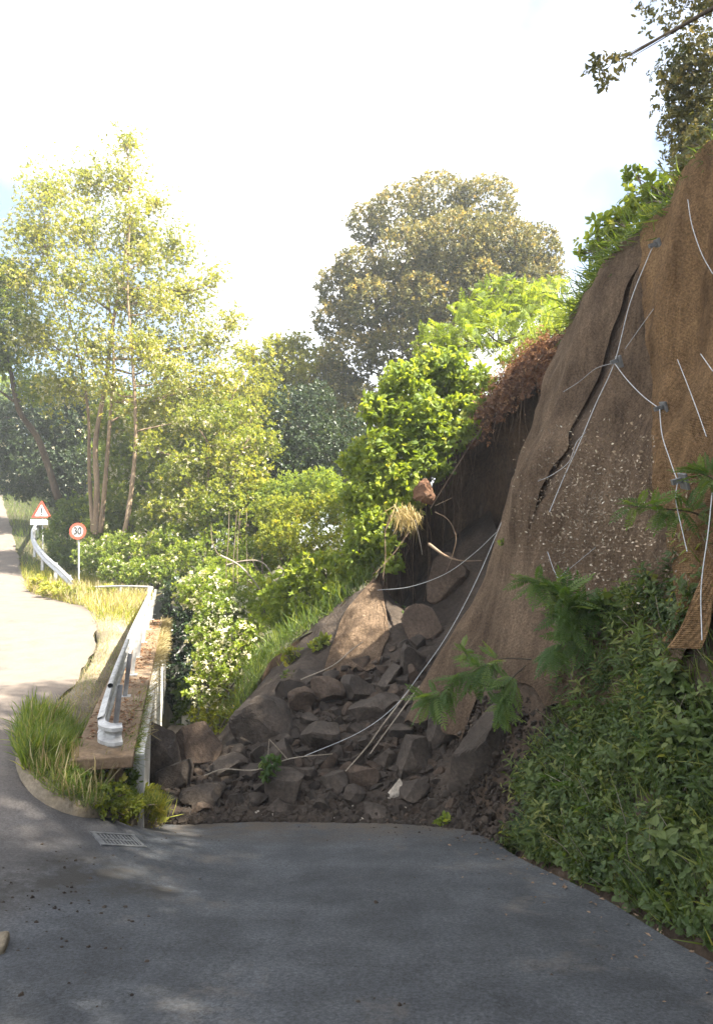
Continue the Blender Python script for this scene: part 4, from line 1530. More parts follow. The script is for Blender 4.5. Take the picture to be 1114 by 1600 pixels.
px = np.concatenate([g.uniform(250, 790, 800), g.normal(110, 60, 200), g.uniform(0, 1100, 100)])
py = np.concatenate([poly_hi(px[:800]) + g.exponential(9, 800) - 4, g.normal(1410, 45, 200), g.uniform(1330, 1580, 100)])
pts = np.array([road_at(a, max(b, 1296) if a > 200 else b) for a, b in zip(px, py)])
scatter(mb, T, pts + np.array([0, 0, 0.012]), frames(g.normal(size=(n, 3)), np.array([0, 0, 1.0]) + g.normal(0, 0.3, (n, 3))), np.minimum(0.003 + g.exponential(0.006, n), 0.03), g.uniform(0, 1, n))
tag(mb.build('road_grit', M['rubble']), 'scattered dark grit and dirt crumbs on the asphalt', 'grit', kind='stuff')
mb = MB()
n = 70
px = g.uniform(380, 780, n)
pts = np.array([heap_at(a, b) for a, b in zip(px, poly_hi(px) - g.exponential(14, n))])
scatter(mb, T, pts + np.array([0, 0, 0.03]), frames(g.normal(size=(n, 3)), g.normal(size=(n, 3))), g.uniform(0.012, 0.032, n), g.uniform(0, 1, n))
tag(mb.build('pale_stone_chips', M['rock_pale']), 'small pale stone chips along the front of the rubble', 'stone chips', kind='stuff')

mb = MB()
n = 130
yy = g.uniform(3.9, 8.6, n)
xx = lane_right(yy) - g.exponential(0.22, n) + 0.05
pts = np.stack([xx, yy, S(xx, yy) + 0.02], -1)
scatter(mb, T_LEAF, pts, frames(g.normal(size=(n, 3)) * np.array([1, 1, 0.2]), np.array([0, 0, 1.0]) + g.normal(0, 0.3, (n, 3))), g.uniform(0.02, 0.055, n), g.uniform(0, 1, n))
tag(mb.build('road_leaves', M['root']), 'dry fallen leaves along the right edge of the asphalt', 'leaf litter', kind='stuff')

# roots hanging from the rim into the hollow
mb = MB()
for _ in range(150):
    i = g.integers(18, len(RIM) - 40)
    a = RIM[i] + np.array([g.normal(0, 0.1), -0.05 + g.uniform(0, 0.15), -0.02])
    L = min(g.gamma(2, 0.55), RIM[i, 2] + 1.0)
    q = [a]
    for k in range(5):
        q.append(q[-1] + np.array([g.normal(0, 0.07), g.normal(0.05, 0.05), -L / 5]))
    tube(mb, spline(q, 3), np.linspace(g.uniform(0.006, 0.016), 0.002, 16), 4, False)
tag(mb.build('hanging_roots', M['root'], smooth=True), 'tangle of thin brown roots hanging from the broken rim', 'roots', kind='stuff')

for i, (lab, pp, r0) in enumerate((
        ('curved bare vine looping in the dark hollow', [(680, 800, 14.9), (700, 812, 14.7), (712, 838, 14.6), (706, 870, 14.7), (696, 895, 14.9)], 0.014),
        ('thick horizontal root at the bottom of the hollow', [(670, 850, 14.6), (695, 868, 14.2), (720, 876, 13.6), (752, 876, 12.6)], 0.035),
        ('straight thin root running up to the rim shrub', [(672, 795, 15.4), (700, 750, 15.5), (735, 695, 15.8), (762, 655, 16.0)], 0.012),
        ('bare stem hanging at the left side of the hollow', [(612, 805, 15.2), (602, 830, 15.1), (602, 870, 15.0), (598, 905, 14.9)], 0.012),
        ('slanting bare stem beside the soil mound tip', [(640, 830, 15.2), (615, 865, 15.1), (587, 895, 15.0)], 0.014),
        ('pale broken stick hanging under the dead grass tuft', [(648, 812, 15.0), (655, 840, 15.0), (660, 867, 15.0)], 0.013),
        ('thin stick pointing right from the root ball', [(680, 790, 15.0), (695, 783, 14.8), (708, 777, 14.7)], 0.010))):
    free_line('bare_root', lab, 'root', pp, r0, 0.006, 'root' if i != 5 else 'dead', 'bare roots in the hollow', 'stem')

o = link('root_ball', rock_mesh(300, 4, 7, 0.0, (0.26, 0.24, 0.34), 0.14, 'redsoil'))
o.location = P(663, 772, 15.5)
o.rotation_euler = (0.2, 0.2, 0)
tag(o, 'brown sunlit clod of soil and roots hanging under the rim shrub', 'soil clod')
mb = MB()
n = 240
p0 = P(632, 800, 15.2)
pos = p0 + g.normal(0, 1, (n, 3)) * np.array([0.16, 0.12, 0.10])
dirs = g.normal(0, 0.32, (n, 3)) + np.array([0.05, -0.15, -0.8])
scatter(mb, T_BLADE, pos, frames(dirs, g.normal(size=(n, 3))), g.uniform(0.15, 0.5, n), g.uniform(0, 0.6, n))
tag(mb.build('dead_grass_tuft', M['l_dry']), 'hanging tuft of pale dead grass below the soil clod', 'grass tuft')

# ------------------------------------------------------------------ trees
make_tree('locust_tree', 'tall airy locust tree with pale blossom and twin trunks behind the signs', 'tree', P(150, 830, 28),
          [([P(150, 835, 28), P(152, 760, 28), P(150, 690, 28), P(165, 600, 28), P(178, 500, 28), P(196, 400, 28), P(203, 300, 28), P(198, 225, 28)], 0.13, 0.02),
           ([P(158, 832, 28), P(166, 740, 27.6), P(172, 660, 27.6), P(178, 560, 27.8), P(170, 470, 28), P(150, 380, 28.4)], 0.10, 0.02),
           ([P(146, 832, 28), P(140, 740, 28.3), P(138, 640, 28.5), P(120, 540, 29), P(90, 430, 29)], 0.09, 0.02)],
          px_clumps([(200, 222, 28, 26), (196, 280, 28, 38), (140, 285, 28.5, 42), (75, 300, 29, 42), (245, 318, 28, 26), (55, 365, 29, 50), (130, 360, 27.5, 52),
                     (215, 375, 28.5, 48), (275, 385, 28, 34), (40, 440, 29, 50), (115, 440, 27, 55), (205, 465, 28.6, 52), (282, 462, 28, 48), (335, 432, 28, 20),
                     (60, 520, 28.5, 52), (145, 540, 27.4, 54), (245, 550, 28.5, 52), (322, 530, 28, 46), (100, 600, 28.6, 46), (290, 612, 28, 48), (345, 590, 27.6, 40),
                     (225, 640, 27.5, 44), (365, 500, 28, 22)]),
          T_CL7, 0.17, 30, 'l_locust', 'bark', 1, limb_r=0.07, flowers=('l_flower', 0.13, 10.0), squash=0.95, shell=1.5, lump=0.8, grow=1.22)
make_tree('locust_tree', 'slender single stemmed locust tree just right of the twin trunks', 'tree', P(195, 845, 26.5),
          [([P(192, 850, 26.5), P(204, 780, 26.5), P(212, 700, 26.5), P(211, 620, 26.5), P(204, 520, 26.6), P(200, 440, 26.8), P(204, 330, 27)], 0.10, 0.02)],
          px_clumps([(205, 330, 27, 26), (230, 400, 27, 30), (180, 430, 26.6, 32), (250, 470, 26.6, 30), (225, 540, 26.4, 34), (265, 580, 26.4, 34), (170, 600, 26.6, 30), (300, 660, 26.4, 32)]),
          T_CL7, 0.17, 26, 'l_locust', 'bark', 2, grow=1.2, limb_r=0.04, flowers=('l_flower', 0.13, 12.0), squash=0.9, shell=1.7, lump=0.5)
make_tree('locust_tree', 'bright green tree leaning in at the left edge with a dark bent limb', 'tree', P(75, 760, 31),
          [([P(92, 780, 31), P(62, 690, 30.5), P(30, 640, 30), P(15, 570, 29.5), P(-10, 500, 29)], 0.16, 0.06)],
          px_clumps([(10, 560, 29.5, 40), (25, 500, 29, 46), (-20, 440, 29, 55), (-30, 540, 29, 50), (5, 430, 29.5, 34), (55, 610, 30, 28), (-60, 600, 29, 50)]),
          T_CL7, 0.21, 40, 'l_bright', 'bark_dark', 3, squash=0.9, shell=2.0, lump=0.45)
make_tree('holm_oak', 'huge domed holm oak with golden lit clumps on the hilltop', 'tree', P(690, 640, 32) ,
          [([P(690, 700, 32), P(692, 620, 32), P(685, 530, 32), P(690, 450, 32)], 0.45, 0.2), ([P(690, 620, 32), P(630, 540, 31.6), P(590, 480, 31)], 0.22, 0.08),
           ([P(690, 600, 32), P(760, 500, 32), P(800, 430, 32)], 0.25, 0.08)],
          px_clumps([(685, 315, 32, 52), (620, 335, 31.5, 48), (755, 325, 32, 52), (575, 352, 32.5, 36), (560, 420, 31, 40), (530, 450, 32, 40), (640, 400, 30.3, 56), (710, 385, 29.8, 60),
                     (785, 385, 30.5, 56), (835, 390, 31.5, 40), (580, 470, 29.8, 42), (520, 500, 31.5, 34), (660, 470, 29.6, 48), (745, 450, 29.8, 50), (815, 450, 31, 46),
                     (545, 560, 31, 46), (620, 545, 30.3, 50), (690, 540, 30, 45), (520, 600, 31.5, 38), (560, 640, 31, 50), (850, 430, 31.5, 34), (700, 440, 33.5, 90), (600, 480, 33.5, 80), (780, 440, 33.5, 80)]),
          T_CL7, 0.21, 46, 'l_oak', 'bark_dark', 4, limb_r=0.14, squash=0.9, shell=5.0, lump=0.22, vbias=0.45)
make_tree('holm_oak', 'low dark rounded evergreen left of the big domed oak', 'tree', P(460, 790, 27),
          [([P(460, 800, 27), P(462, 740, 27), P(455, 670, 27)], 0.2, 0.08)],
          px_clumps([(455, 650, 27, 46), (430, 700, 26.6, 40), (490, 690, 26.6, 44), (520, 720, 27, 40), (450, 730, 26.4, 40), (490, 630, 27.5, 34), (540, 680, 28, 40)]),
          T_CL7, 0.22, 34, 'l_dark', 'bark_dark', 5, squash=0.95, shell=4.0, lump=0.25)
make_tree('broadleaf_tree', 'yellow green sunlit tree behind the low dark evergreen', 'tree', P(440, 800, 32),
          [([P(430, 800, 32), P(425, 700, 32), P(430, 600, 32)], 0.2, 0.06)],
          px_clumps([(440, 575, 32, 44), (400, 600, 31.5, 44), (480, 590, 32, 44), (370, 640, 31, 44), (420, 640, 30.5, 44), (510, 560, 33, 30), (430, 540, 32, 22), (385, 555, 32, 22), (465, 540, 32.5, 24)]),
          T_CL7, 0.21, 44, 'l_locust', 'bark', 6, squash=0.95, shell=2.6, lump=0.4)
make_tree('elder_tree', 'dark green elder with white flower heads beside the uphill road', 'tree', P(90, 800, 37),
          [([P(95, 808, 37), P(85, 740, 37), P(70, 670, 37)], 0.2, 0.06)],
          px_clumps([(60, 620, 37, 44), (100, 660, 36, 46), (30, 680, 37, 46), (75, 720, 36, 50), (120, 730, 36, 40), (40, 750, 36.4, 34), (10, 720, 37.5, 36), (130, 640, 36.5, 36), (95, 770, 36, 30), (-10, 650, 38, 40)]),
          T_CL7, 0.25, 40, 'l_dark', 'bark_dark', 7, squash=0.95, shell=3.4, lump=0.35, flowers=('l_flower', 0.22, 0.8))
make_tree('broadleaf_tree', 'mid green tree with white blossom filling the middle behind the locust trunks', 'tree', P(280, 830, 30),
          [([P(280, 860, 30), P(275, 760, 30), P(285, 680, 30)], 0.2, 0.06), ([P(290, 850, 30), P(320, 740, 29), P(345, 660, 28.5), P(390, 565, 28.5)], 0.08, 0.02)],
          px_clumps([(250, 700, 30, 46), (310, 690, 29.5, 46), (200, 690, 30.5, 44), (360, 690, 29.5, 44), (280, 750, 29, 50), (340, 750, 28.6, 44), (220, 760, 29.5, 44), (175, 740, 30, 36), (390, 740, 29, 36), (260, 640, 30.5, 40), (330, 640, 30.2, 40), (165, 660, 30.5, 34)]),
          T_CL7, 0.21, 46, 'l_bright', 'bark', 8, squash=0.95, shell=2.8, lump=0.4, flowers=('l_flower', 0.17, 9.0))
g = np.random.default_rng(55)
# more trees on the hill behind, closing the view
for i, (x, y, Y, w, h, lf, lab) in enumerate([
        (250, 860, 33, 90, 120, 'l_bright', 'leafy tree behind the bramble thicket and the speed sign'),
        (400, 860, 30, 80, 140, 'l_bright', 'leafy tree behind the hanging vines'),
        (330, 790, 36, 80, 150, 'l_locust', 'hazy tree seen through the gap above the white blossom'),
        (520, 760, 40, 60, 130, 'l_oak', 'hazy tree filling the gap between evergreen and domed oak'),
        (430, 800, 42, 70, 150, 'l_bright', 'hazy tree far behind the yellow green tree'),
        (200, 800, 42, 90, 160, 'l_bright', 'far tree glimpsed behind the twin locust trunks'),
        (100, 760, 48, 90, 130, 'l_mid', 'far tree rising behind the elder by the uphill road'),
        (-40, 760, 50, 80, 140, 'l_bright', 'far tree at the left edge above the uphill road')]):
    cl = [(x + g.uniform(-w, w), y - h * g.uniform(0.0, 1.1), Y + g.uniform(-2, 2), g.uniform(32, 48)) for _ in range(13)]
    make_tree('background_tree', lab, 'tree', P(x, y + 60, Y), [([P(x, y + 60, Y), P(x + 4, y, Y), P(x, y - h, Y)], 0.25, 0.06)],
              px_clumps(cl), T_CL7, 0.27, 30, lf, 'bark_dark', 60 + i, 'trees closing the view behind', squash=0.95, shell=3.0, lump=0.35)

# trees on top of the cliff: some reach into the top right corner, all shade the lane
cliff_tree_c = [(0.0, 0.0, 4.6, 1.25), (1.1, 0.5, 4.0, 1.1), (-1.1, -0.5, 3.9, 1.15), (0.3, -1.2, 4.4, 1.1), (-0.4, 1.2, 4.2, 1.1), (0.2, 0.2, 5.7, 1.1), (-0.9, 0.6, 5.1, 0.9), (0.9, -0.7, 5.2, 0.9),
                (-1.6, 0.3, 3.0, 0.9), (1.5, -0.2, 3.1, 0.9)]


def top_tree(x, y, zb, sc, label, seed, dens=11, leaf='l_oak', extra=(), ls=0.2):
    b = np.array([x, y, zb])
    cl = [(b + np.array(c[:3]) * sc, c[3] * sc) for c in cliff_tree_c]
    return make_tree('cliff_top_tree', label, 'tree', b, [([b - [0, 0, 0.5], b + np.array([0.1, 0, 1.5]) * sc, b + np.array([0.0, 0.1, 3.2]) * sc, b + np.array([0.1, 0, 4.8]) * sc], 0.16, 0.05)],
                     cl, T_CL5, ls, dens, leaf, 'bark_dark', seed, 'trees on the cliff top', squash=0.9, shell=2.2, lump=0.45, extra=list(extra))


top_tree(6.6, 10.2, 7.8, 0.9, 'evergreen tree on the cliff top filling the top right corner', 21, 60, ls=0.13,
         extra=[(P(1112, 100, 9.8), 0.5), (P(1080, 100, 9.8), 0.48), (P(1050, 112, 10.0), 0.34), (P(1062, 150, 10.2), 0.42), (P(1098, 160, 10.0), 0.5), (P(1112, 205, 9.9), 0.5), (P(1080, 200, 10.2), 0.42), (P(1056, 195, 10.2), 0.28), (P(1068, 240, 10.2), 0.34), (P(1105, 250, 9.8), 0.4)])
top_tree(6.8, 6.6, 8.6, 1.0, 'tree on the cliff top with a spray dangling into the top of the picture', 22, 46, ls=0.12,
         extra=[(P(972, 92, 8.2), 0.13), (P(950, 106, 8.2), 0.17), (P(926, 104, 8.2), 0.10), (P(945, 128, 8.2), 0.08)])
top_tree(6.6, 3.4, 8.9, 1.35, 'tree on the cliff top beside the camera out of the picture', 23, 18)
top_tree(7.2, -0.4, 9.0, 1.05, 'tree on the cliff top behind the camera out of the picture', 24, 16)
top_tree(6.7, 1.7, 8.2, 0.72, 'unseen low bushy tree added for shade at the cliff edge right of the camera', 28, 16)  # this low pair is out of view, added to block sun on the asphalt
top_tree(6.5, -1.1, 8.2, 0.72, 'unseen low bushy tree added for shade at the cliff edge behind the camera', 29, 16)
top_tree(8.1, 1.2, 8.5, 0.72, 'unseen bushy tree added for shade in the second row right of the camera', 30, 22)  # out of view like the next one, added to close sun gaps on the road
top_tree(7.9, -1.2, 8.5, 0.72, 'unseen bushy tree added for shade in the second row behind the camera', 31, 22)
top_tree(9.2, 1.4, 9.6, 1.5, 'unseen second row tree added for shade on the cliff top beside the camera', 26, 12)  # unseen, added with the following tree to deepen shade on the left foreground
top_tree(9.0, 5.2, 9.4, 1.25, 'unseen second row tree added for shade on the cliff top ahead of the camera', 27, 12)
top_tree(7.6, -4.2, 9.0, 1.1, 'farthest tree on the cliff top behind the camera', 25, 11)

# ------------------------------------------------------------------ shrubs on the rim and the slope
make_shrub('rim_shrub', 'broad leaved shrub with large bright leaves overhanging the landslide rim', P(700, 720, 17),
           px_clumps([(640, 600, 17.2, 46), (690, 580, 17.5, 44), (735, 600, 17.5, 36), (605, 640, 17, 40), (660, 650, 16.6, 44), (715, 650, 16.8, 36), (610, 700, 16.6, 42), (660, 700, 16.4, 34), (745, 640, 17, 26), (590, 740, 16.8, 34)]),
           T_CLO, 0.20, 66, 'l_bright', 31, shell=3.5, droop=0.7, lump=0.35)
make_shrub('rim_shrub', 'dense green shrub hanging below the large leaved rim shrub', P(640, 800, 16.4),
           px_clumps([(600, 770, 16.4, 40), (570, 720, 17.4, 40), (565, 780, 16.8, 36), (620, 740, 16.2, 30), (585, 820, 16.0, 36), (620, 800, 15.9, 24), (560, 850, 16.2, 30), (640, 745, 16.0, 26), (668, 725, 16.0, 22), (600, 850, 15.7, 22), (640, 790, 15.8, 16), (700, 690, 16.2, 24), (728, 670, 16.2, 20), (690, 730, 16.0, 18), (655, 770, 15.7, 18), (615, 880, 15.4, 14)]),
           T_CLO, 0.16, 80, 'l_bright', 32, shell=3.0, droop=0.5)
make_shrub('rim_shrub', 'sunlit pale green shrub on the crest above the red soil', P(780, 540, 19),
           px_clumps([(740, 490, 19.5, 36), (790, 470, 20, 40), (835, 470, 20, 34), (770, 520, 19, 36), (825, 510, 19, 34), (720, 530, 18.6, 34), (870, 490, 19.5, 28), (860, 450, 20.5, 24), (680, 540, 18.8, 30), (895, 500, 18.5, 20)]),
           T_PIN, 0.34, 30, 'l_bright', 33, shell=2.6, lump=0.45)
make_shrub('crest_shrub', 'leafy shrub with rounded leaves leaning out from the cliff top', on_cliff(1020, 400) + np.array([0.3, 0, 0.1]),
           px_clumps([(960, 350, 12.0, 30), (1000, 320, 12.0, 34), (1035, 300, 11.8, 32), (930, 385, 12.2, 24), (985, 380, 11.8, 30), (940, 420, 12.0, 20), (1020, 350, 11.6, 28), (1045, 340, 11.2, 24), (990, 275, 12, 16), (915, 395, 12.3, 14), (945, 455, 12.0, 15), (965, 430, 11.8, 18)]),
           T_CLO, 0.16, 56, 'l_bright', 34, shell=2.0, lump=0.55)
make_shrub('crest_shrub', 'dull green shrub hanging over the cliff edge at the right border', on_cliff(1105, 280) + np.array([0.5, 0, 0.2]),
           px_clumps([(1090, 225, 9.4, 26), (1110, 190, 9.4, 30), (1068, 262, 9.6, 20), (1100, 255, 9.2, 24), (1130, 230, 9.2, 30), (1075, 235, 9.8, 26), (1118, 150, 9.6, 34), (1058, 278, 9.8, 18), (1095, 275, 9.2, 18)]),
           T_CL5, 0.13, 70, 'l_oak', 46, shell=2.0, lump=0.5)
make_shrub('slope_shrub', 'yellow green shrub in the sun left of the hollow', P(490, 930, 22),
           px_clumps([(450, 800, 22.5, 34), (500, 795, 22.5, 34), (545, 800, 22, 34), (430, 840, 22, 32), (480, 845, 21.6, 36), (530, 850, 21.4, 34), (420, 800, 23, 28), (560, 830, 21, 26)]),
           T_CL7, 0.16, 70, 'l_yellow', 35, shell=3.0, lump=0.4)
make_shrub('slope_shrub', 'green shrub with glossy leaves at the top of the soil mound', P(540, 950, 16.5),
           px_clumps([(505, 890, 16.8, 36), (550, 885, 16.4, 34), (470, 900, 17, 32), (520, 930, 16.2, 26), (480, 940, 16.6, 26), (565, 870, 16, 20), (440, 930, 17.2, 28)]),
           T_CLO, 0.16, 60, 'l_bright', 36, shell=3.2, lump=0.35)
make_shrub('slope_shrub', 'shaded green thicket behind the yellow green shrub', P(420, 930, 21),
           px_clumps([(380, 800, 25, 40), (420, 780, 25, 36), (350, 850, 24.5, 40), (400, 870, 23, 38), (330, 800, 25, 36), (380, 910, 21.5, 34), (420, 930, 19.5, 34), (340, 900, 22, 34), (560, 770, 23, 36), (500, 760, 24, 36), (455, 765, 24.5, 30), (440, 970, 17.5, 26), (415, 960, 18, 28)]),
           T_CL7, 0.18, 62, 'l_bright', 37, shell=3.0)
make_shrub('roadside_shrub', 'mixed bramble thicket behind the round speed sign', P(200, 910, 25.5),
           px_clumps([(150, 870, 26.8, 34), (190, 860, 26, 34), (235, 860, 25.5, 34), (180, 890, 25, 26), (220, 895, 24.4, 28), (270, 850, 25, 36), (300, 820, 26, 36), (240, 810, 27, 34), (260, 890, 23.8, 30), (300, 870, 24, 34), (145, 830, 28.4, 24)]),
           T_CL7, 0.17, 60, 'l_bright', 38, shell=2.6, flowers=('l_flower', 0.14, 8.0))
make_tree('broadleaf_tree', 'tall bright yellow green tree filling the middle right of the slender locust', 'tree', P(330, 900, 25.5),
          [([P(330, 910, 25.5), P(322, 800, 25.5), P(330, 700, 25.8)], 0.10, 0.03), ([P(326, 860, 25.5), P(360, 760, 25.2), P(385, 690, 25)], 0.06, 0.02)],
          px_clumps([(320, 720, 25.8, 38), (365, 705, 25.4, 36), (280, 740, 26, 36), (345, 660, 26, 34), (395, 740, 25, 36), (310, 790, 25, 38), (360, 780, 24.6, 38), (255, 790, 26, 32), (410, 690, 25.4, 30), (300, 660, 26.4, 30), (390, 650, 26, 28), (240, 700, 26.6, 30)]),
          T_CL7, 0.18, 38, 'l_yellow', 'bark', 9, squash=0.95, shell=2.0, lump=0.7, grow=1.1, flowers=('l_flower', 0.14, 7.0))
make_shrub('roadside_shrub', 'dark shrub between the two road signs', P(105, 890, 30),
           px_clumps([(100, 860, 30, 26), (90, 840, 31, 22), (112, 875, 29.4, 20), (88, 868, 31, 18), (120, 800, 31, 30), (100, 815, 32, 22)]),
           T_CL7, 0.22, 36, 'l_mid', 39, shell=3.0)
make_shrub('blossom_shrub', 'white flowering shrub cascading beside the end of the wall', P(340, 1090, 19),
           px_clumps([(320, 920, 18.6, 36), (345, 960, 18, 38), (365, 1000, 17.4, 36), (325, 985, 17.8, 34), (388, 1020, 16.8, 26), (335, 1030, 17.2, 34), (365, 1045, 16.8, 28), (300, 925, 19.0, 28), (395, 985, 17, 26), (320, 1075, 16.8, 26), (375, 940, 18.5, 30)]),
           T_CL7, 0.17, 50, 'l_bright', 40, shell=3.2, lump=0.35, flowers=('l_flower', 0.13, 30))
make_shrub('bank_shrub', 'bright green low growth in the gap behind the tilted boulder', P(350, 1160, 16.5),
           px_clumps([(345, 1110, 17, 20), (370, 1120, 16.6, 16), (330, 1125, 17, 18), (352, 1150, 16, 14), (365, 1095, 17, 16), (315, 1120, 17.4, 18)]),
           T_CL7, 0.15, 60, 'l_yellow', 41, shell=2.6)

# ivy covered pillars beyond the wall
for i, (x, y0_, y1_, Y, wpx, lab, bare) in enumerate([
        (281, 930, 1130, 21.0, 40, 'dark ivy covered pillar right behind the end of the white wall', 0),
        (291, 1085, 1165, 18.4, 20, 'pale pillar with ivy on top behind the tilted boulder', 1)]):
    a, b_ = P(x, y0_, Y), P(x, y1_ + 30, Y)
    iv = thing('ivy_pillar', lab, 'pillar', b_, 'ivy covered pillars')
    mb = MB()
    box(mb, (a + b_) / 2, (wpx / FPX * Y * 0.62, 0.3, a[2] - b_[2]), (1, 0.15, 0))
    bevel(mb.build('pillar', M['plaster'], iv), 0.02)
    gg = np.random.default_rng(90 + i)
    hh = a[2] - b_[2]
    cl = []
    for q in np.linspace(0.45 if bare else 0.1, 1.05, 4 if bare else 8):
        cl.append((b_ + (a - b_) * q + np.array([gg.normal(0, 0.08), -0.08, 0]), wpx / FPX * Y * 0.66 * gg.uniform(0.75, 1.1)))
    mb = MB()
    foliage(mb, cl, T_CLO, 0.15, 90, gg, shell=5.0, up=0.1, droop=0.6)
    mb.build('ivy', M['l_ivy' if not bare else 'l_mid'], iv)

free_line('dead_branch', 'dead pale branch arching down in front of the green thicket', 'branch',
          [(345, 868, 19.4), (372, 882, 19.2), (395, 905, 19.0), (411, 932, 19.0), (412, 958, 19.0)], 0.03, 0.012, 'dead', 'dead branches in the thicket', 'stem')
free_line('dead_branch', 'short forked dead branch beside the hanging vines', 'branch',
          [(355, 883, 19.4), (385, 876, 19.2), (412, 880, 19.0), (433, 910, 18.8)], 0.025, 0.010, 'dead', 'dead branches in the thicket', 'stem')
for i, x in enumerate((355, 368, 374, 386)):
    free_line('hanging_vine', ['leftmost', 'second', 'third', 'rightmost'][i] + ' of four brown vines hanging in the green thicket', 'vine',
              [(x + g.normal(-6, 14), 690 + 25 * (i % 2), 27.0), (x + g.normal(0, 5), 760, 25.5), (x + g.normal(1, 4), 830, 23.0), (x + g.normal(0, 3), 890, 21.0), (x + g.normal(0, 2), 935 + 10 * i, 19.8)], 0.013, 0.008, 'bark_dark', 'hanging vines in the thicket', 'stem')

# ------------------------------------------------------------------ right bank: undergrowth, plants, pinnate sprays
g = np.random.default_rng(8)
veg_line = lambda x: np.interp(x, [640, 740, 800, 830, 900, 960, 1000, 1060, 1114, 1300], [1400, 1330, 1120, 1010, 960, 990, 930, 890, 870, 800])


def bank_points(n, ext=0.0, ylo=2.8, yhi=8.7):
    y = g.uniform(ylo, yhi, n * 3)
    z = Lz(y) + g.uniform(0, 1, n * 3) ** 1.1 * 3.9 - 0.05
    x = cliff_x(y, z) + 0.04
    p = np.stack([x, y, z], -1)
    px, py = project(p)
    k = (py > veg_line(px) + ext) & (py < 1720) & (px > 812 + 25 * np.sin(py * 0.05))
    return p[k][:n]


bp = bank_points(5200)
thin = noise3(bp, 1.1, 3, 4) > -0.22
lowz = bp[:, 2] - Lz(bp[:, 1])
px, py = project(bp)
bare = (px < 985) & (py < 1150) & (py > 1000) & (g.uniform(0, 1, len(bp)) < 0.86)       # thin growth on the brown earth step
bp = bp[(thin | (lowz < 0.45)) & ~bare]
n = len(bp)
mb = MB()
dirs = np.array([-0.45, -0.15, 0.85]) + g.normal(0, 0.38, (n, 3))
k = g.integers(0, 3, n)
sz = g.uniform(0.08, 0.32, n)
av = np.clip(g.beta(1.7, 2.0, n) + 0.25 * noise3(bp, 0.9, 2, 1), 0, 1)
for i in range(3):
    q = k == i
    scatter(mb, T_SHOOT[i], bp[q], frames(dirs[q], g.normal(size=(q.sum(), 3))), sz[q], av[q])
tag(mb.build('bank_undergrowth', M['l_bank']), 'dense low leafy undergrowth covering the right bank', 'undergrowth', kind='stuff')
wp = bank_points(2600, 0)
wp = wp[noise3(wp, 0.8, 2, 6) > -0.1]
n = len(wp)
mb = MB()
dirs = np.array([-0.4, -0.2, 0.9]) + g.normal(0, 0.3, (n, 3))
k = g.integers(0, 3, n)
av = g.uniform(0.0, 1.0, n)
sz = g.uniform(0.16, 0.46, n)
for i in range(3):
    q = k == i
    scatter(mb, T_WEED[i], wp[q], frames(dirs[q], g.normal(size=(q.sum(), 3))), sz[q], av[q])
tag(mb.build('bank_weeds', M['l_bank']), 'lighter narrow leaved weeds standing above the bank undergrowth', 'weeds', kind='stuff')
mb = MB()
dpn = bank_points(500, 0)
tube_n = 0
for p_ in dpn[:160]:
    e_ = p_ + np.array([-0.12, -0.05, 0.35]) * g.uniform(0.5, 1.4) + g.normal(0, 0.12, 3)
    tube(mb, spline([p_, (p_ + e_) / 2 + g.normal(0, 0.03, 3), e_], 3), np.linspace(0.005, 0.002, 7), 4, False)
tag(mb.build('dead_stems', M['dead'], smooth=True), 'thin dead stems poking out of the right bank', 'dead stems', kind='stuff')
gp = bank_points(8500, 20)
hz_ = gp[:, 2] - Lz(gp[:, 1])
gp = gp[g.uniform(0, 1, len(gp)) < np.clip(1.25 - hz_ * 0.42, 0.1, 1)]
n = len(gp)
mb = MB()
scatter(mb, T_BLADE, gp, frames(np.array([-0.4, -0.1, 0.8]) + g.normal(0, 0.35, (n, 3)), g.normal(size=(n, 3))), g.uniform(0.12, 0.42, n), g.uniform(0, 1, n))
tag(mb.build('bank_grass', M['l_bank']), 'green grass growing through the right bank undergrowth', 'grass', kind='stuff')


def leafy_plant(seed, nsh=9, h=0.5, leaf=T_SHOOT):
    gg = np.random.default_rng(seed)
    mb = MB()
    d = np.stack([gg.normal(0, 0.42, nsh), gg.normal(0, 0.42, nsh), np.ones(nsh)], 1)
    k = gg.integers(0, 3, nsh)
    R = frames(d, gg.normal(size=(nsh, 3)))
    for i in range(3):
        q = k == i
        if q.any():
            scatter(mb, leaf[i], np.zeros((q.sum(), 3)), R[q], h * gg.uniform(0.6, 1.15, q.sum()), gg.uniform(0.1, 1, q.sum()))
    return mb.mesh('foliage', M['l_bank'])


pl_mesh = [leafy_plant(400 + i, 10 + i, 0.30 + 0.04 * i) for i in range(4)]
pp = bank_points(400, 60)
px, py = project(pp)
pp = pp[(px > 800) & (px < 1130) & ((py > 1150) | (px > 1000))]
pp = pp[:34]
ppx, ppy = project(pp)
band = np.where(ppy < 1150, 0, np.where(ppy < 1320, 1, 2))
ordn = ['first', 'second', 'third', 'fourth', 'fifth', 'sixth', 'seventh', 'eighth', 'ninth', 'tenth', 'eleventh', 'twelfth', 'thirteenth', 'fourteenth', 'fifteenth', 'sixteenth', 'seventeenth', 'eighteenth', 'nineteenth', 'twentieth']
for i in range(len(pp)):
    rank = int(((band == band[i]) & (ppx < ppx[i])).sum())
    o = link('leafy_plant', pl_mesh[i % 4])
    o.location = pp[i] + np.array([-0.02, 0, -0.02])
    o.rotation_euler = (g.normal(0, 0.15), -0.55 + g.normal(0, 0.15), g.uniform(-0.4, 0.4))
    sc = g.uniform(0.7, 1.25)
    o.scale = (sc, sc, sc)
    tag(o, ordn[min(rank, 19)] + ' leafy plant from the left ' + ('high on the right bank', 'midway up the right bank', 'at the foot of the right bank')[band[i]], 'plant', 'leafy plants on the right bank')


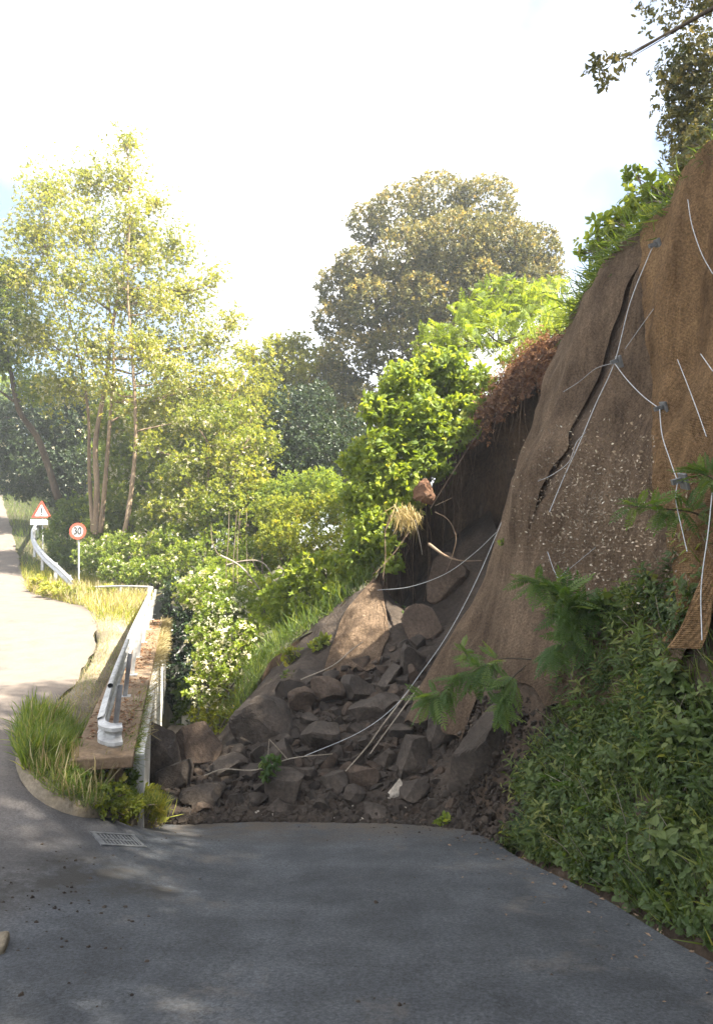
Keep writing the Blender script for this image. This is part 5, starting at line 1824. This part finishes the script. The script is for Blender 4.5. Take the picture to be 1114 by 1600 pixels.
fern_mesh = []
for i in range(3):
    gg = np.random.default_rng(450 + i)
    mb = MB()
    an = np.arange(8) * 0.79 + gg.normal(0, 0.2, 8)
    d = np.stack([np.cos(an), np.sin(an), np.full(8, 0.9)], 1)
    scatter(mb, T_PINF[i], np.zeros((8, 3)), frames(d, np.array([0, 0, 1.0]) - 0.3 * d), gg.uniform(0.26, 0.44, 8), gg.uniform(0.1, 0.9, 8))
    fern_mesh.append(mb.mesh('fronds', M['l_frond']))
fpp = bank_points(600, 90)
fx, fy = project(fpp)
fpp = fpp[(fx < 1110) & (fy > 1080)][:12]
fx, fy = project(fpp)
for i in range(len(fpp)):
    o = link('fern', fern_mesh[i % 3])
    o.location = fpp[i]
    o.rotation_euler = (g.normal(0, 0.15), -0.5, g.uniform(0, 6.28))
    tag(o, ordn[int((fx < fx[i]).sum())] + ' fern from the left among the undergrowth of the right bank', 'fern', 'ferns on the right bank')


def spray(label, pxs, seed, off=0.0, size=0.34, nfr=16, fan=1.1, leaf='l_frond', r=0.012):
    """a robinia-like branch with pinnate leaves"""
    gg = np.random.default_rng(seed)
    pts = spline([P(*a) for a in pxs], 8)
    t = thing('pinnate_branch', label, 'branch', pts[0], 'pinnate leaved branches on the right bank')
    mb = MB()
    tube(mb, pts, np.linspace(r, 0.004, len(pts)), 6, False)
    mb.build('stem', M['bark_dark'], t, True)
    tan = unit(np.gradient(pts, axis=0))
    nfr = int(nfr * 2.6)
    size = size * 0.88
    for j in range(nfr):
        i = int(len(pts) * (0.25 + 0.74 * (j / nfr)))
        d = tan[i] * 0.6 + gg.normal(0, fan * 0.6, 3) * np.array([1, 0.7, 1]) + np.array([0, -0.25, 0.05])
        up = np.array([0, -0.5, 1.0]) + gg.normal(0, 0.3, 3)
        b = MB()
        scatter(b, T_PINF[j % 3], pts[i][None], frames(d[None], up[None]), np.array([size * gg.uniform(0.7, 1.2)]), np.array([gg.uniform(0.2, 1)]))
        b.build('leaf', M[leaf], t)
    return t


spray('long pinnate branch reaching left over the rubble', [(830, 1030, 8.9), (780, 1030, 8.9), (735, 1052, 8.9), (690, 1080, 8.9), (668, 1095, 8.9)], 501, nfr=22, size=0.36)
spray('drooping pinnate branch below the long one', [(820, 1040, 8.7), (800, 1060, 8.6), (788, 1085, 8.6), (780, 1115, 8.6)], 502, nfr=13, size=0.32)
spray('pinnate branch arching over the netting hem', [(960, 980, 8.2), (915, 950, 8.2), (870, 925, 8.2), (828, 905, 8.2)], 503, nfr=22, size=0.36)
spray('upright pinnate branch at the centre of the netting hem', [(900, 1000, 8.2), (890, 960, 8.1), (880, 930, 8.0)], 504, nfr=16, size=0.36)
spray('light green pinnate branch crossing the white cable', [(1114, 820, 6.8), (1080, 800, 6.8), (1030, 795, 6.8), (985, 790, 6.8)], 505, nfr=14, size=0.27)
spray('pinnate branch at the right edge by the hanging cable', [(1135, 780, 6.4), (1115, 750, 6.4), (1095, 740, 6.4)], 506, nfr=10, size=0.26)
spray('short pinnate sprig at the left hem of the netting', [(760, 1050, 9.3), (735, 1030, 9.3), (722, 1015, 9.3)], 507, nfr=7, size=0.2)
spray('dark pinnate branch hanging in the shade under the arching one', [(960, 990, 8.3), (925, 1000, 8.2), (890, 1000, 8.2), (860, 1020, 8.2)], 508, nfr=16, size=0.34)
make_shrub('bank_bush', 'dark leafy bush hanging at the top of the right bank', on_cliff(960, 1000),
           px_clumps([(940, 950, 8.2, 26), (985, 945, 8.0, 28), (905, 970, 8.4, 24), (1030, 925, 7.6, 28), (1080, 930, 7.2, 32), (960, 985, 8.0, 22), (1060, 980, 7.2, 30), (1100, 890, 7.0, 22)]),
           T_CLO, 0.13, 80, 'l_bank', 42, shell=2.4, lump=0.4)
make_shrub('net_sprig', 'small dark green sprig rooted in the netting below the seam', on_cliff(800, 850),
           px_clumps([(800, 842, 10.7, 12), (806, 858, 10.7, 9), (790, 850, 10.8, 7)]), T_CL5, 0.10, 110, 'l_mid', 43, stem_r=0.008, cat='plant')

# fallen leafy twig on the rubble and the small sprout at its foot
ft = thing('fallen_twig', 'snapped bare twig with a few green leaves on the front rubble', 'branch', P(425, 1200, 9.95))
mb = MB()
tube(mb, spline([P(418, 1195, 9.9), P(420, 1170, 9.9), P(421, 1155, 9.9)], 4), 0.008, 5)
tube(mb, spline([P(421, 1155, 9.9), P(435, 1170, 9.9), P(450, 1187, 9.9)], 4), 0.008, 5)
mb.build('stem', M['dead'], ft, True)
mb = MB()
foliage(mb, [(P(424, 1192, 9.85), 0.11), (P(416, 1207, 9.8), 0.07)], T_CLO, 0.12, 160, g, droop=0.8)
mb.build('foliage', M['l_frond'], ft)
make_shrub('sprout', 'tiny bright green sprout at the right end of the rubble', P(697, 1290, 9.2), px_clumps([(695, 1282, 9.15, 7), (688, 1287, 9.15, 5)]), T_CLO, 0.09, 120, 'l_bright', 44, stem_r=0.005, cat='plant')

# ------------------------------------------------------------------ verge growth on the left
def verge_pts(n, u0, u1, v0, v1):
    """random points on the verge sheet: u along it (0 far, 1 at the rubble), v from road to slab"""
    u = g.uniform(u0, u1, n) * (VG.shape[0] - 1.001)
    v = g.uniform(v0, v1, n) * (VG.shape[1] - 1.001)
    i, j = u.astype(int), v.astype(int)
    fu, fv = (u - i)[:, None], (v - j)[:, None]
    return (VG[i, j] * (1 - fu) + VG[i + 1, j] * fu) * (1 - fv) + (VG[i, j + 1] * (1 - fu) + VG[i + 1, j + 1] * fu) * fv


def grass(name, label, pts, h0, h1, mat, lean=0.3, cat='grass', dirn=(0, 0, 1)):
    n = len(pts)
    mb = MB()
    scatter(mb, T_BLADE, pts, frames(np.array(dirn) + g.normal(0, lean, (n, 3)), g.normal(size=(n, 3))), g.uniform(h0, h1, n), g.uniform(0, 1, n))
    return tag(mb.build(name, M[mat]), label, cat, kind='stuff')


grass('tall_grass', 'tall fresh green grass between the uphill road and the slab', verge_pts(3800, 0.37, 0.56, 0.05, 0.95), 0.12, 0.42, 'l_grass', 0.34)
grass('straw_stems', 'pale dry stems among the tall green grass', verge_pts(260, 0.37, 0.8, 0.05, 0.95), 0.15, 0.45, 'l_dry', 0.4)
grass('dry_grass', 'short straw coloured grass along the sunlit verge', verge_pts(2600, 0.0, 0.36, 0.0, 1.0), 0.04, 0.14, 'l_dry', 0.6)
grass('verge_grass', 'short green grass on the sunlit verge', verge_pts(900, 0.0, 0.45, 0.0, 1.0), 0.06, 0.18, 'l_grass', 0.4)
grass('fringe_grass', 'mixed grass fringe along the foot of the weeds', verge_pts(2200, 0.55, 1.0, 0.1, 0.7), 0.08, 0.24, 'l_grass', 0.4)
# dry grass hanging over the outer edge of the slab
y = np.concatenate([g.uniform(9.0, 20.3, 2500), g.uniform(14.5, 20.3, 3500)])
pts = np.stack([wall_x(y) - g.uniform(-0.16, 0.06, len(y)), y, slab_z(y) - 0.1], -1)
pts = pts[(y > 13.5) | (g.uniform(0, 1, len(y)) < 0.35)]
grass('slab_grass', 'dry golden grass overhanging the outer edge of the slab', pts, 0.08, 0.26, 'l_dry', 0.45, dirn=(0.75, -0.1, 0.25))
y = g.uniform(8.3, 11.5, 1500)
pts = np.stack([wall_x(y) - g.uniform(-0.05, 0.15, len(y)), y, slab_z(y) - g.uniform(0, 0.25, len(y))], -1)
grass('slab_edge_grass', 'green grass along the shaded outer edge of the slab', pts, 0.08, 0.2, 'l_grass', 0.4, dirn=(0.5, -0.2, 0.2))
for i, (lab, cl, lf) in enumerate((
        ('yellow green weed clump at the foot of the wall end', [(175, 1245, 8.0, 30), (150, 1235, 8.0, 26), (205, 1260, 8.3, 24), (190, 1270, 8.2, 18), (165, 1265, 7.9, 16)], 'l_yellow'),
        ('dark green weeds climbing the end block of the slab', [(135, 1215, 8.0, 24), (200, 1220, 8.4, 22), (195, 1190, 8.5, 16), (110, 1215, 7.9, 22), (205, 1165, 8.8, 12)], 'l_mid'),
        ('green weeds at the left corner of the verge', [(60, 1190, 8.2, 26), (45, 1165, 8.4, 20), (85, 1205, 8.0, 24), (70, 1225, 7.8, 16), (100, 1245, 7.7, 16)], 'l_grass'),
        ('pale grassy weeds where the wall meets the rubble', [(232, 1268, 8.9, 20), (222, 1240, 8.9, 16), (240, 1240, 9.2, 12), (245, 1282, 9.1, 12)], 'l_locust'))):
    c = px_clumps(cl)
    make_shrub('weed_clump', lab, c[0][0] - np.array([0, 0, c[0][1]]), c, [T_CL5[0], T_CL7[1], T_CLO[2]], 0.085, 210, lf, 600 + i, 'weeds', 'weed clumps at the wall end', stem_r=0.006, shell=2.0, lump=0.45)
pts = np.array([P(a, b, 8.9) for a, b in zip(g.normal(235, 12, 500), g.normal(1275, 8, 500))])
grass('weed_grass', 'pale grass tuft at the end of the weeds by the rubble', pts, 0.1, 0.3, 'l_locust', 0.5)
y = g.uniform(8.2, 20.3, 2600)
pts = np.stack([wall_x(y) - g.uniform(0.02, 0.6, 2600), y, slab_z(y) + 0.012], -1)
pts = pts[noise3(pts, 1.5, 3, 2) > -0.15]
n = len(pts)
mb = MB()
scatter(mb, T_LEAF, pts, frames(g.normal(size=(n, 3)) * np.array([1, 1, 0.25]), np.array([0, 0, 1.0]) + g.normal(0, 0.35, (n, 3))), g.uniform(0.03, 0.09, n), g.uniform(0, 1, n))
tag(mb.build('slab_litter', M['l_rust']), 'brown dry leaves lying on the concrete slab', 'leaf litter', kind='stuff')
# growth along the far verge and road
def up_edge(n, y0, y1, w0, w1):
    y = g.uniform(y0, y1, n)
    x = np.interp(y, up_y, up_x) + g.uniform(w0, w1, n)
    k = x < wall_x(y) - 0.35
    x, y = x[k], y[k]
    return np.stack([x, y, S(x, y) + 0.01], -1)


grass('roadside_grass', 'pale sunlit grass along the edge of the uphill road', up_edge(6500, 17, 30, -0.05, 3.2), 0.15, 0.5, 'l_locust', 0.4)
grass('roadside_straw', 'straw coloured grass behind the end of the guardrail', up_edge(5000, 18, 26, 0.0, 3.6), 0.15, 0.55, 'l_dry', 0.4)
grass('roadside_grass', 'green grass along the upper part of the uphill road', up_edge(4000, 28, 48, 0.0, 3.0), 0.15, 0.5, 'l_mid', 0.4)
make_shrub('verge_plant', 'leafy pale green plants in the grass before the far guardrail', P(80, 930, 22.5),
           px_clumps([(75, 918, 22.5, 12), (95, 922, 22, 12), (115, 925, 21.5, 12), (60, 905, 24, 10), (140, 930, 21.5, 10), (170, 922, 22.5, 10)]), T_CLO, 0.16, 60, 'l_locust', 45, cat='plant', stem_r=0.01)
# green slope growth along the scar rim and on the mound
q = RIM[(RIM[:, 0] < 4.5) & (RIM[:, 0] > -2.4)]
q = q[q[:, 0] < 2.6]
k = g.integers(0, len(q), 5200)
grass('rim_grass', 'green grass and seedlings along the landslide rim', q[k] + np.stack([g.normal(0, 0.15, 5200), g.uniform(0.1, 1.6, 5200), g.uniform(0.05, 0.25, 5200)], -1), 0.12, 0.5, 'l_mid', 0.5)
q = RIM[(RIM[:, 0] < 5.5) & (RIM[:, 0] > 3.0)]
k = g.integers(0, len(q), 1100)
grass('crest_grass', 'bright grass on the crest above the red soil', q[k] + np.stack([g.normal(0, 0.25, 1100), g.uniform(0.4, 2.2, 1100), g.uniform(0.15, 0.6, 1100)], -1), 0.15, 0.5, 'l_bright', 0.7)
make_shrub('rim_shrub', 'low mixed shrub spilling over the crest beside the cliff nose', P(880, 520, 15.5),
           px_clumps([(890, 495, 15.8, 20), (865, 515, 16.2, 20), (840, 525, 16.6, 20), (910, 475, 15.0, 18), (820, 545, 17, 18), (930, 462, 14.4, 14), (795, 560, 17.2, 18)]),
           T_CL7, 0.16, 60, 'l_bright', 47, shell=2.2, lump=0.6)
q = CR.reshape(-1, 3)
q = q[(q[:, 0] > 2.75) & (q[:, 0] < 4.2)]
k = g.integers(0, len(q), 1500)
mb = MB()
dp = q[k] + g.normal(0, 1, (1500, 3)) * np.array([0.10, 0.12, 0.16]) + np.array([0, -0.08, 0])
for i in range(4):
    scatter(mb, T_CL5[i], dp[i::4], frames(g.normal(0, 0.6, (len(dp[i::4]), 3)) + np.array([-0.2, -0.4, -0.6]), g.normal(size=(len(dp[i::4]), 3))), g.uniform(0.05, 0.15, len(dp[i::4])), g.uniform(0, 1, len(dp[i::4])))
tag(mb.build('dead_foliage', M['l_rust']), 'rusty dead foliage hanging over the broken rim', 'dead foliage', kind='stuff')
y = g.uniform(4, 12.3, 4500)
zt = top_z(y)
pts = np.stack([cliff_x(y, zt) + g.uniform(-0.15, 0.7, 4500), y, zt + g.uniform(-0.15, 0.15, 4500)], -1)
grass('cliff_top_grass', 'green grass fringe hanging over the cliff edge', pts, 0.2, 0.6, 'l_mid', 0.4, dirn=(-0.5, -0.2, 0.1))
for i, (x, y, Y, r, lab) in enumerate(((497, 1005, 14.6, 12, 'small green sprout on the sunlit soil mound'), (450, 1025, 14.6, 12, 'yellow green tuft on the soil mound'), (640, 970, 15.0, 16, 'dark fern like tuft at the bottom of the hollow'),
                                       (612, 960, 15.4, 16, 'dark green tuft beside the mound tip in the hollow'), (445, 1065, 13.8, 10, 'pale green sprig on the left slope of the mound'))):
    c = px_clumps([(x, y, Y, r), (x + 8, y - 6, Y, r * 0.7)])
    make_shrub('mound_plant', lab, c[0][0] - np.array([0, 0, c[0][1]]), c, T_CLO, 0.13, 90, 'l_mid' if i > 1 else 'l_yellow', 700 + i, 'plant', 'small plants on the soil mound', stem_r=0.005)

# ------------------------------------------------------------------ hazy summer air
hb = MB()
box(hb, (0, 40, 9.5), (260, 230, 30.0), (1, 0, 0))
hm = bpy.data.materials.new('summer_haze')
hm.use_nodes = True
ht = hm.node_tree
ht.nodes.clear()
ho = ht.nodes.new('ShaderNodeOutputMaterial')
hv = ht.nodes.new('ShaderNodeVolumePrincipled')
hv.inputs['Color'].default_value = (0.90, 0.95, 1.0, 1)
hv.inputs['Density'].default_value = 0.0018
hv.inputs['Anisotropy'].default_value = 0.3
ht.links.new(hv.outputs['Volume'], ho.inputs['Volume'])
tag(hb.build('haze', hm), 'thin bright summer haze filling the valley air', 'haze', kind='stuff')
